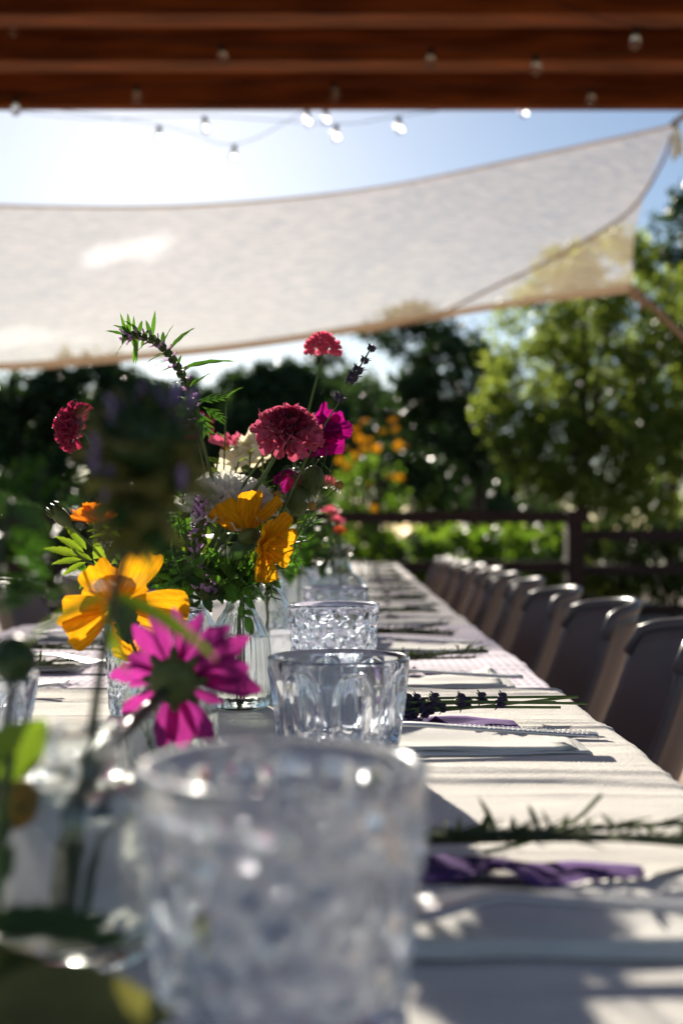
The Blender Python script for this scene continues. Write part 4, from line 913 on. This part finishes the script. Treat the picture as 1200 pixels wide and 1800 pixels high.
def fork_me():
    mb = MB(); pts = spline([(.098, 0, .0045), (.06, 0, .0060), (.01, 0, .0085), (-.03, 0, .0105), (-.048, 0, .0075), (-.060, 0, .0045)], 6); g = []
    for q in pts:
        x = q.x; wd = .0042 if x > -.03 else .0042 + (.0075) * min(1, (-.03 - x) / .02)
        if x > .02: wd = .0042 + .0028 * (x - .02) / .078
        g.append([Vector((x, wd * s, q.z + .0006 * (1 - s * s))) for s in (-1, -.6, 0, .6, 1)])
    v, f = shell(g, .0022); mb.add(v, f)
    for k in range(4):
        y = -.0095 + .0063 * k; mb.tube(spline([(-.058, y, .0048), (-.075, y, .0030), (-.10, y, .0062)], 5), [.0016] * 8 + [.0013, .001, .0007], 6)
    for s in (-1, 1):
        for k in range(34):
            x = .094 - k * .0032; z = float(np.interp(x, [.01, .06, .098], [.0085, .0060, .0045])); wd = .0042 + .0028 * max(0, x - .02) / .078
            mb.ball((x, s * wd * .95, z + .0013), .0007, 5, 4)
    ob_ = mb.data('fork', 'steel'); return ob_
fork_data = fork_me()
nap_a = napkin_me('napkin', .155, .085, 'paper', 3, 1); nap_b = napkin_me('napkin', .15, .08, 'paper', 3, 5)
purp = napkin_me('purple_napkin', .10, .055, 'purple_paper', 2, 3)
def purple_twist(seed):
    rs = random.Random(seed); g = []
    for i in range(15):
        u = i / 14; row = []
        for j in range(9):
            v = j / 8; x = -.048 + .098 * u; y = (-.018 + .036 * v) + .006 * math.sin(u * 9 + seed) * (.35 + .65 * math.sin(PI * min(1, u + .15)))
            z = .0022 + .008 * abs(mnoise.noise(Vector((u * 3.2, v * 1.5, seed)))) * math.sin(PI * u) + .010 * max(0, 1 - abs(u - .36) / .12) * max(0, 1 - v * 2.2)
            row.append(Vector((x, y, z)))
        g.append(row)
    v, f = shell(g, .0006); return mk('purple_napkin', v, f, 'purple_paper')
def place(o, x, y, rz, dz=0): o.location = (x, y, table_z(y) + dz); o.rotation_euler.z = rz; return o
def herb(name, label, x, y, rz, kind, dz, n_st, full=True, group='herb bundles at the place settings', L=.13):
    root = thing(name, (x, y, table_z(y) + dz), label, 'herb bundle', group, rz)
    B0_ = Vector((0, 0, 0)); rs = random.Random(int(x * 1000 + y * 777)); far = MB()
    for k in range(n_st):
        y0 = rs.uniform(-.007, .007); ang = rs.uniform(-.10, .10); l = L * rs.uniform(.8, 1.12)
        pts = spline([(-L * .62, y0, .004 + .002 * k), (-.02, y0 + ang * .06, .007 + .0015 * k), (l * .62, y0 + ang * .12 + rs.uniform(-.022, .022), .004 + rs.uniform(.0, .016))], 7)
        if kind == 'lavender':
            tb_ = MB().tube(pts, .0011, 6)
            if full: ob('stem', tb_.data('stem', 'stem'), root)
            else: far.add(tb_.v, tb_.f)
            for i in range(1 + k % 2, 7 + k):
                if rs.random() < .22: continue
                q = pts[i].lerp(pts[i - 1], rs.random()); tg = pts[i - 1] - pts[i]
                if full:
                    ob('bud_whorl', bud_me, root, pose(q, frame(tg + Vector((0, rs.uniform(-.3, .3), rs.uniform(-.2, .3))) * tg.length), rs.uniform(.6, 1.0)))
                    if rs.random() < .45: put(B0_, root, 'leaf', LM['narrow'], q, (-1, rs.uniform(-.8, .8), rs.uniform(0, .8)), (0, 0, 1), .011)
                else: far.ball(q, .0042, 6, 4)
        else:
            tb_ = MB().tube(pts, .0013, 6)
            if full: ob('stem', tb_.data('stem', 'stem_dark'), root)
            else: far.add(tb_.v, tb_.f)
            for i in range(0, 14):
                for s in range(9 if full else 4):
                    if rs.random() < .30: continue
                    q = pts[min(i, len(pts) - 1)].lerp(pts[min(i + 1, len(pts) - 1)], rs.random()); a = rs.uniform(0, TAU)
                    dr = Vector((rs.uniform(-.3, 2.0), rs.choice((-1, 1)) * rs.uniform(.3, 1.1), rs.uniform(-.1, .55))); ln = rs.uniform(.007, .021)
                    if full: put(B0_, root, 'leaf', LM['needle'], q, dr, (0, 0, 1), ln)
                    else:
                        e = q + dr.normalized() * ln; far.tube([q, (q + e) / 2 + Vector((0, 0, .001)), e], [.0007, .0011, .0003], 4)
    if not full: ob('sprigs', far.data('sprigs', 'rosemary'), root)
    return root
ord_ = ['first', 'second', 'third', 'fourth', 'fifth', 'sixth', 'seventh', 'eighth', 'ninth', 'tenth', 'eleventh', 'twelfth']
fy = [.402, .765, 1.105, 1.45, 1.93, 2.32, 2.72, 3.14, 3.58, 4.02, 4.5, 5.0, 5.5]
desc = ['beside the big blurred tumbler', 'beside the thumbprint tumbler']
def where(i):
    return ['beside the big blurred tumbler', 'beside the thumbprint tumbler', 'at the near edge of the lilac check cloth', 'in the middle of the lilac check cloth'][i] if i < 4 else '%s in on the white cloth' % ord_[i - 4]
for i, y in enumerate(fy):
    x = .072 + R.uniform(-.004, .004)
    o = tag(ob('napkin', nap_a if i % 2 else nap_b), 'folded white napkin ' + where(i), 'napkin', 'white napkins')
    place(o, x, y + .018, R.uniform(-.05, .05))
    o = tag(ob('fork', fork_data), 'steel fork with beaded handle ' + where(i), 'fork', 'forks along the chairs')
    place(o, x - .015 + (.0 if i else .02), y - .004, -.05 + R.uniform(-.04, .04), .0055)
    o = tag(ob('purple_napkin', purple_twist(i)), 'crumpled purple paper napkin under the herbs ' + where(i), 'napkin', 'purple napkins')
    place(o, x - .008, y + .078 + (0 if i else -.012), R.uniform(-.1, .1))
    if i == 0: herb('rosemary_sprig', 'long rosemary sprig on purple paper ' + where(i), .098, y + .080, -.02, 'rosemary', .007, 4, True, L=.15)
    elif i == 1: herb('lavender_bundle', 'dark lavender bundle with cut stems on purple paper ' + where(i), .084, y + .088, .08, 'lavender', .006, 6, True, L=.118)
    else: herb('rosemary_bundle', 'dark herb bundle ' + where(i), x - .012, y + .125, R.uniform(-.1, .1), 'rosemary', .004, 4, i < 4, L=.12)
# one long bare stem that sticks up off the first sprig
root = thing('bare_twig', P(850, 1500, .49), 'thin bare stem arching up out of the rosemary sprig', 'stem'); bq = P(850, 1500, .49)
ob('stem', MB().tube([q - bq for q in spline([P(850, 1498, .49), P(930, 1478, .495), (P(1010, 1440, .50)), P(1055, 1397, .505)], 6)], .0011, 6).data('stem', 'stem'), root)
for i, y in enumerate([.80, 1.02, 1.235, 1.60, 2.0, 2.45]):
    x = -.385; wl = ['across from the thumbprint tumbler', 'across from the hammered tumbler', 'next to the herb bundle across the lilac cloth', 'across the far edge of the lilac cloth', 'across the first white-cloth setting', 'across the second white-cloth setting'][i]
    o = tag(ob('napkin', nap_b if i % 2 else nap_a), 'folded white napkin on the flower side ' + wl, 'napkin', 'white napkins'); place(o, x, y + .018, PI + R.uniform(-.05, .05))
    o = tag(ob('fork', fork_data), 'steel fork ' + wl, 'fork', 'forks on the flower side'); place(o, x + .02, y, PI + R.uniform(-.05, .05), .0055)
    herb('rosemary_bundle', 'dark herb bundle on the flower side ' + wl, x + .01, y + .125, R.uniform(-.1, .1), 'rosemary', .004, 4, i < 3, L=.12)

# ------------------------------------------------------------------ fence
def rail(parent, base, a, b, h, t=.05):
    a = Vector(a); b = Vector(b); m = (a + b) / 2; d = b - a; rot = frame((0, 0, 1), d)
    q = MB().box((0, 0, 0), (d.length, t, h)).data('rail', 'fence_wood', False); return ob('rail', q, parent, pose(m - base, rot))
fb_ = Vector((0, 10, 0)); fn = thing('wooden_fence', fb_, 'dark brown post and rail fence ending the terrace behind the table', 'fence')
for (za, h) in ((1.065, .105), (.63, .10), (.25, .10)):
    rail(fn, fb_, (-9, 10, za), (1.78, 10, za), h)
for x in (-9, -6.3, -3.6, -.9, 1.86):
    ob('post', MB().box((0, 0, 0), (.15, .15, 1.13)).data('post', 'fence_wood', False), fn, loc=(x, 0, .565))
fb2 = Vector((4, 10, 0)); f2 = thing('wooden_fence', fb2, 'lower dark fence run with gaps, behind the chairs under the bright tree', 'fence')
for (za, h) in ((.905, .10), (.60, .09), (.24, .10)):
    rail(f2, fb2, (1.95, 10.05, za), (9, 10.6, za), h)
for x in (4.4, 6.8, 9.0):
    ob('post', MB().box((0, 0, 0), (.14, .14, .98)).data('post', 'fence_wood', False), f2, loc=(x - 4, .05 + (x - 1.95) * .078, .49))

# ------------------------------------------------------------------ trees and shrubs
def leaf_cloud(name, mat, centres, radii, counts, size, spread=.9, aspect=.5, flat=0., seed=0):
    rs = np.random.RandomState(seed); V = []
    for c, r, n in zip(centres, radii, counts):
        c = np.array(c, float); r = np.array(r, float)
        k = max(4, n // 60); dirs = rs.normal(size=(k, 3)); dirs /= np.linalg.norm(dirs, axis=1, keepdims=True)
        cl = dirs * rs.uniform(.35, 1.0, (k, 1)) ** .6
        idx = rs.randint(0, k, n); p = c + (cl[idx] + rs.normal(scale=.13 * spread, size=(n, 3))) * r
        a = rs.normal(size=(n, 3)); a[:, 2] *= 1 - flat; a /= np.linalg.norm(a, axis=1, keepdims=True); b = rs.normal(size=(n, 3)); b -= a * (a * b).sum(1, keepdims=True); b /= np.linalg.norm(b, axis=1, keepdims=True)
        s = size * rs.uniform(.6, 1.3, (n, 1)); e = np.cross(a, b) * s * .12
        V.append(np.stack([p, p + a * s * .5 + b * s * aspect * .5 + e, p + a * s, p + a * s * .5 - b * s * aspect * .5 + e], 1).reshape(-1, 3))
    V = np.concatenate(V); V[:, 2] = np.maximum(V[:, 2], .03); n = len(V) // 4
    me = bpy.data.meshes.new(name); me.vertices.add(n * 4); me.vertices.foreach_set('co', V.ravel())
    me.loops.add(n * 4); me.loops.foreach_set('vertex_index', np.arange(n * 4)); me.polygons.add(n); me.polygons.foreach_set('loop_start', np.arange(n) * 4)
    me.update(calc_edges=True); me.validate(); me.materials.append(MT[mat]); return me
def tree(label, base, blobs, trunk, mat, size, dens, group, seed, limbs=6):
    base = Vector(base); t = thing('tree', base, label, 'tree', group)
    rs = random.Random(seed); tr = MB(); topz = trunk[1]; r0 = trunk[0]
    mid = Vector((rs.uniform(-.2, .2), rs.uniform(-.2, .2), topz * .5)); tp = Vector((rs.uniform(-.3, .3), 0, topz))
    tr.tube(spline([(0, 0, -.05), mid, tp], 6), [r0 * (1 - .55 * i / 12) for i in range(13)], 9)
    ob('trunk', tr.data('trunk', 'bark'), t)
    cs = [Vector(b[0]) - base for b in blobs]
    for k in range(limbs):
        c = cs[k % len(cs)]; rr = Vector(blobs[k % len(blobs)][1]); a = rs.uniform(0, TAU)
        e = c + Vector((math.cos(a) * rr.x * .6, math.sin(a) * rr.y * .6, rs.uniform(-.3, .6) * rr.z)); s = mid.lerp(tp, rs.random())
        ob('limb', MB().tube(spline([s, s.lerp(e, .5) + Vector((0, 0, .15 * rr.z)), e], 5), [r0 * .45 * (1 - .85 * i / 11) for i in range(11)], 6).data('limb', 'bark'), t)
    cn = [int(dens * b[1][0] * b[1][1] ** .5 * b[1][2]) for b in blobs]
    ob('crown', leaf_cloud('crown', mat, [tuple(c) for c in cs], [b[1] for b in blobs], cn, size, seed=seed), t)
    return t
def shrub(label, c, r, mat, size, n, seed, name='shrub', group='shrubs along the fence', flowers=None):
    base = Vector((c[0], c[1], .004)); t = thing(name, base, label, 'shrub', group)
    mb = MB(); rs = random.Random(seed)
    for k in range(7):
        a = rs.uniform(0, TAU); mb.tube(spline([(0, 0, 0), (r[0] * .3 * math.cos(a), r[1] * .3 * math.sin(a), c[2] * .7), (r[0] * .7 * math.cos(a), r[1] * .7 * math.sin(a), c[2] + r[2] * .6)], 4), .012, 5)
    ob('branches', mb.data('branches', 'bark'), t)
    ob('foliage', leaf_cloud('foliage', mat, [(0, 0, c[2])], [r], [n], size, seed=seed), t)
    return t, base
T = 'trees beyond the fence'
def Q(x, y, d): return tuple(P(x, y, d))
for k_, (x_, d_, h_, lb_) in enumerate([(20, 19, .75, 'behind the sideways scabiosa'), (120, 21, .8, 'left of the bee balm'), (230, 21, .7, 'behind the bee balm'), (330, 22, .8, 'behind the motherwort'), (430, 21, .8, 'behind the white dahlia'), (530, 22, .85, 'behind the seed pods'), (620, 22, .8, 'behind the daisies')]):
    shrub('low dark bush well beyond the fence ' + lb_.replace('left of', 'beside'), (P(x_, 0, d_).x, d_, .95), (.95, .7, .80 * h_ / .8), 'leaf_dark' if k_ % 3 else 'leaf_mid', .13, 2400, 120 + k_)
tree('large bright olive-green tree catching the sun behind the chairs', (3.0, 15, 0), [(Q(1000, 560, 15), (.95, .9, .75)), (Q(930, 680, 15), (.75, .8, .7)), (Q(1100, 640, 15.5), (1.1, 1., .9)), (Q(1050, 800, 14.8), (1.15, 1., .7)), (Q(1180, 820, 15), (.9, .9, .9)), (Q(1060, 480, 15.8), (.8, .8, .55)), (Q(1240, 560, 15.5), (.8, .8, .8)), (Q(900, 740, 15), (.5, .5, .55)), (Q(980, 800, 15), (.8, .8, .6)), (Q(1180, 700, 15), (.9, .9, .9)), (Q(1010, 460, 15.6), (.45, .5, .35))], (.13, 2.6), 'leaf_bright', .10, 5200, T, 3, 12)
tree('tall dark tree with sky gaps rising at the frame edge past the sail rope', (4.9, 18, 0), [(Q(1210, 420, 18), (.75, .7, .7)), (Q(1170, 480, 18), (.45, .6, .4)), (Q(1260, 560, 18), (.9, .8, .8)), (Q(1160, 580, 18), (.5, .5, .5))], (.15, 4.5), 'leaf_mid', .13, 2600, T, 5)
tree('big dark tree in the middle with its top showing through the sail', (2.3, 22, 0), [(Q(720, 585, 22), (1.0, 1, .55)), (Q(800, 660, 22), (1.1, 1., .9)), (Q(700, 700, 22), (.9, .9, .6)), (Q(790, 800, 22), (1.1, 1., .9)), (Q(850, 740, 22), (.6, .6, .6)), (Q(690, 820, 22.5), (.7, .7, .5))], (.17, 4.), 'leaf_dark', .15, 3400, T, 7, 9)
for k_ in range(14):
    x_ = -160 + 82 * k_; rs_ = random.Random(300 + k_); d_ = 33 + rs_.uniform(-2, 2); yt = 685 + rs_.uniform(-45, 55)
    if k_ > 10: yt += 40
    c_ = P(x_, 0, d_).x
    tree('dark tree in the far row, %s counting from the frame edge behind the bee balm' % (words + ['thirteenth', 'fourteenth'])[k_], (c_, d_, 0), [(Q(x_ + rs_.uniform(-40, 40), yt + 20, d_), (.9, .8, .7)), (Q(x_ - 40, yt + 70, d_), (1.2, .9, .9)), (Q(x_ + 40, yt + 80, d_), (1.1, .9, .9)), (Q(x_, yt + 150, d_), (1.4, .9, .8))], (.15, 2.6), 'leaf_dark' if k_ % 4 else 'leaf_mid', .2, 1500, T, 200 + k_, 3)
LT = [('dark rounded tree right behind the magenta bloom', 470, 722, 25, 1.45, 1.35, 'leaf_dark', 2300), ('dark spreading tree above the white dahlia', 385, 722, 26, 1.2, 1.15, 'leaf_dark', 2100), ('thin dark tree letting sky through behind the bee balm', 205, 715, 26, 1.25, 1.2, 'leaf_dark', 1500),
      ('dark tree with a stout trunk near the sideways scabiosa', 60, 718, 24, 1.35, 1.3, 'leaf_dark', 1500), ('dark tree cut off by the frame beyond the sideways scabiosa', -90, 715, 24, 1.3, 1.3, 'leaf_dark', 1900), ('sparse tree between the pink scabiosa and the middle tree', 590, 780, 30, 1.4, 1.0, 'leaf_dark', 1500), ('small dark tree low behind the seed pods', 545, 800, 27, 1.0, .9, 'leaf_mid', 1700)]
for i, (lab, x, y, d, rx, rz_, m, dn) in enumerate(LT):
    c = Vector(Q(x, y, d)); rs = random.Random(i + 20)
    bl = [((c.x + rs.uniform(-.5, .5) * rx, c.y + rs.uniform(-.6, .6), c.z + rs.uniform(-.55, .55) * rz_), (rx * rs.uniform(.4, .7), rx * .6, rz_ * rs.uniform(.35, .6))) for _ in range(6)]
    tree(lab, (c.x + rs.uniform(-.3, .3), c.y, 0), bl, (.16, c.z), m, .16, dn * 2.6, T, 40 + i)
hs = ['under the yellow-flowered plant', 'past the yellow-flowered plant', 'midway along the rail', 'next to the fence corner post', 'just beyond the corner post', 'below the bright tree', 'cut off by the frame']
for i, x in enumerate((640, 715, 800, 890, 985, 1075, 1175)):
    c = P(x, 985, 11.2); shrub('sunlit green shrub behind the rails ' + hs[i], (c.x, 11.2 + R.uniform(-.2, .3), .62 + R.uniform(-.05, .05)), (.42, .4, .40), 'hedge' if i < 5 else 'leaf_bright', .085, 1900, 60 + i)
ls = ['furthest out by the frame', 'under the sideways scabiosa', 'below the green bud', 'behind the dark mint', 'behind the white dahlia', 'behind the yellow blooms', 'behind the second posy']
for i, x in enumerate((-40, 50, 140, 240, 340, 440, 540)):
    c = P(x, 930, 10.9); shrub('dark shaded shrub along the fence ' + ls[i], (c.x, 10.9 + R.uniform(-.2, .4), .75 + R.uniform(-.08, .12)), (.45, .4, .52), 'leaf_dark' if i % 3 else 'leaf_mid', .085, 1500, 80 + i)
shrub('pale green bush glowing far behind the frame edge', (-5.6, 18, 1.6), (.9, .7, .55), 'hedge', .12, 1800, 95)
shrub('light green bush between the middle tree and the bright tree', (P(905, 890, 26).x, 26, 1.3), (1.1, .8, .55), 'leaf_mid', .12, 2200, 96)
# tall yellow-flowered plant beyond the rail
t, base = shrub('tall plant covered in golden daisies above the fence rail', (P(655, 850, 11.6).x, 11.6, 1.35), (.40, .34, .42), 'hedge', .07, 900, 97, 'golden_daisy_plant')
mb = MB(); spots = [(592, 745), (610, 760), (625, 752), (640, 742), (632, 770), (648, 775), (690, 738), (695, 755), (700, 780), (608, 788), (662, 786), (622, 800), (612, 822), (648, 852), (686, 838), (700, 842), (610, 865), (655, 895), (598, 810), (672, 760), (640, 790), (712, 784)]
dm = MB()
for k in range(12):
    a = k * TAU / 12; dm.add([(.012 * math.cos(a - .2), .012 * math.sin(a - .2), 0), (.042 * math.cos(a - .16), .042 * math.sin(a - .16), .004), (.055 * math.cos(a), .055 * math.sin(a), .002), (.042 * math.cos(a + .16), .042 * math.sin(a + .16), .004), (.012 * math.cos(a + .2), .012 * math.sin(a + .2), 0)], [(0, 1, 2, 3, 4)])
dm.ball((0, 0, .003), (.016, .016, .009), 8, 5); daisy = dm.data('daisy', 'yellow')
stm = MB()
for (x, y) in spots:
    q = P(x, y, 11.6) + Vector((0, R.uniform(-.25, .25), 0)); ob('daisy', daisy, t, pose(q - base, frame((R.uniform(-.5, .5), -R.uniform(.3, 1), R.uniform(.2, .8))), R.uniform(.75, 1.2)))
    stm.tube(spline([(R.uniform(-.1, .1), 0, .3), ((q - base).x * .7, (q - base).y * .6, (q - base).z * .6), q - base], 5), .006, 5)
ob('flower_stalks', stm.data('flower_stalks', 'stem'), t)
# distant trees that read as one mass
rs = np.random.RandomState(9); cs = []; rr = []
for k in range(70):
    x = -60 + 120 * k / 69; y = 70 + rs.uniform(-6, 6); h = rs.uniform(2.6, 4.6); cs.append((x, y, h * .7)); rr.append((2.2, 1.5, h))
ft = ob('far_treeline', leaf_cloud('far_treeline', 'leaf_mid', cs, rr, [420] * 70, .55, seed=9)); struct(ft, 'stuff')
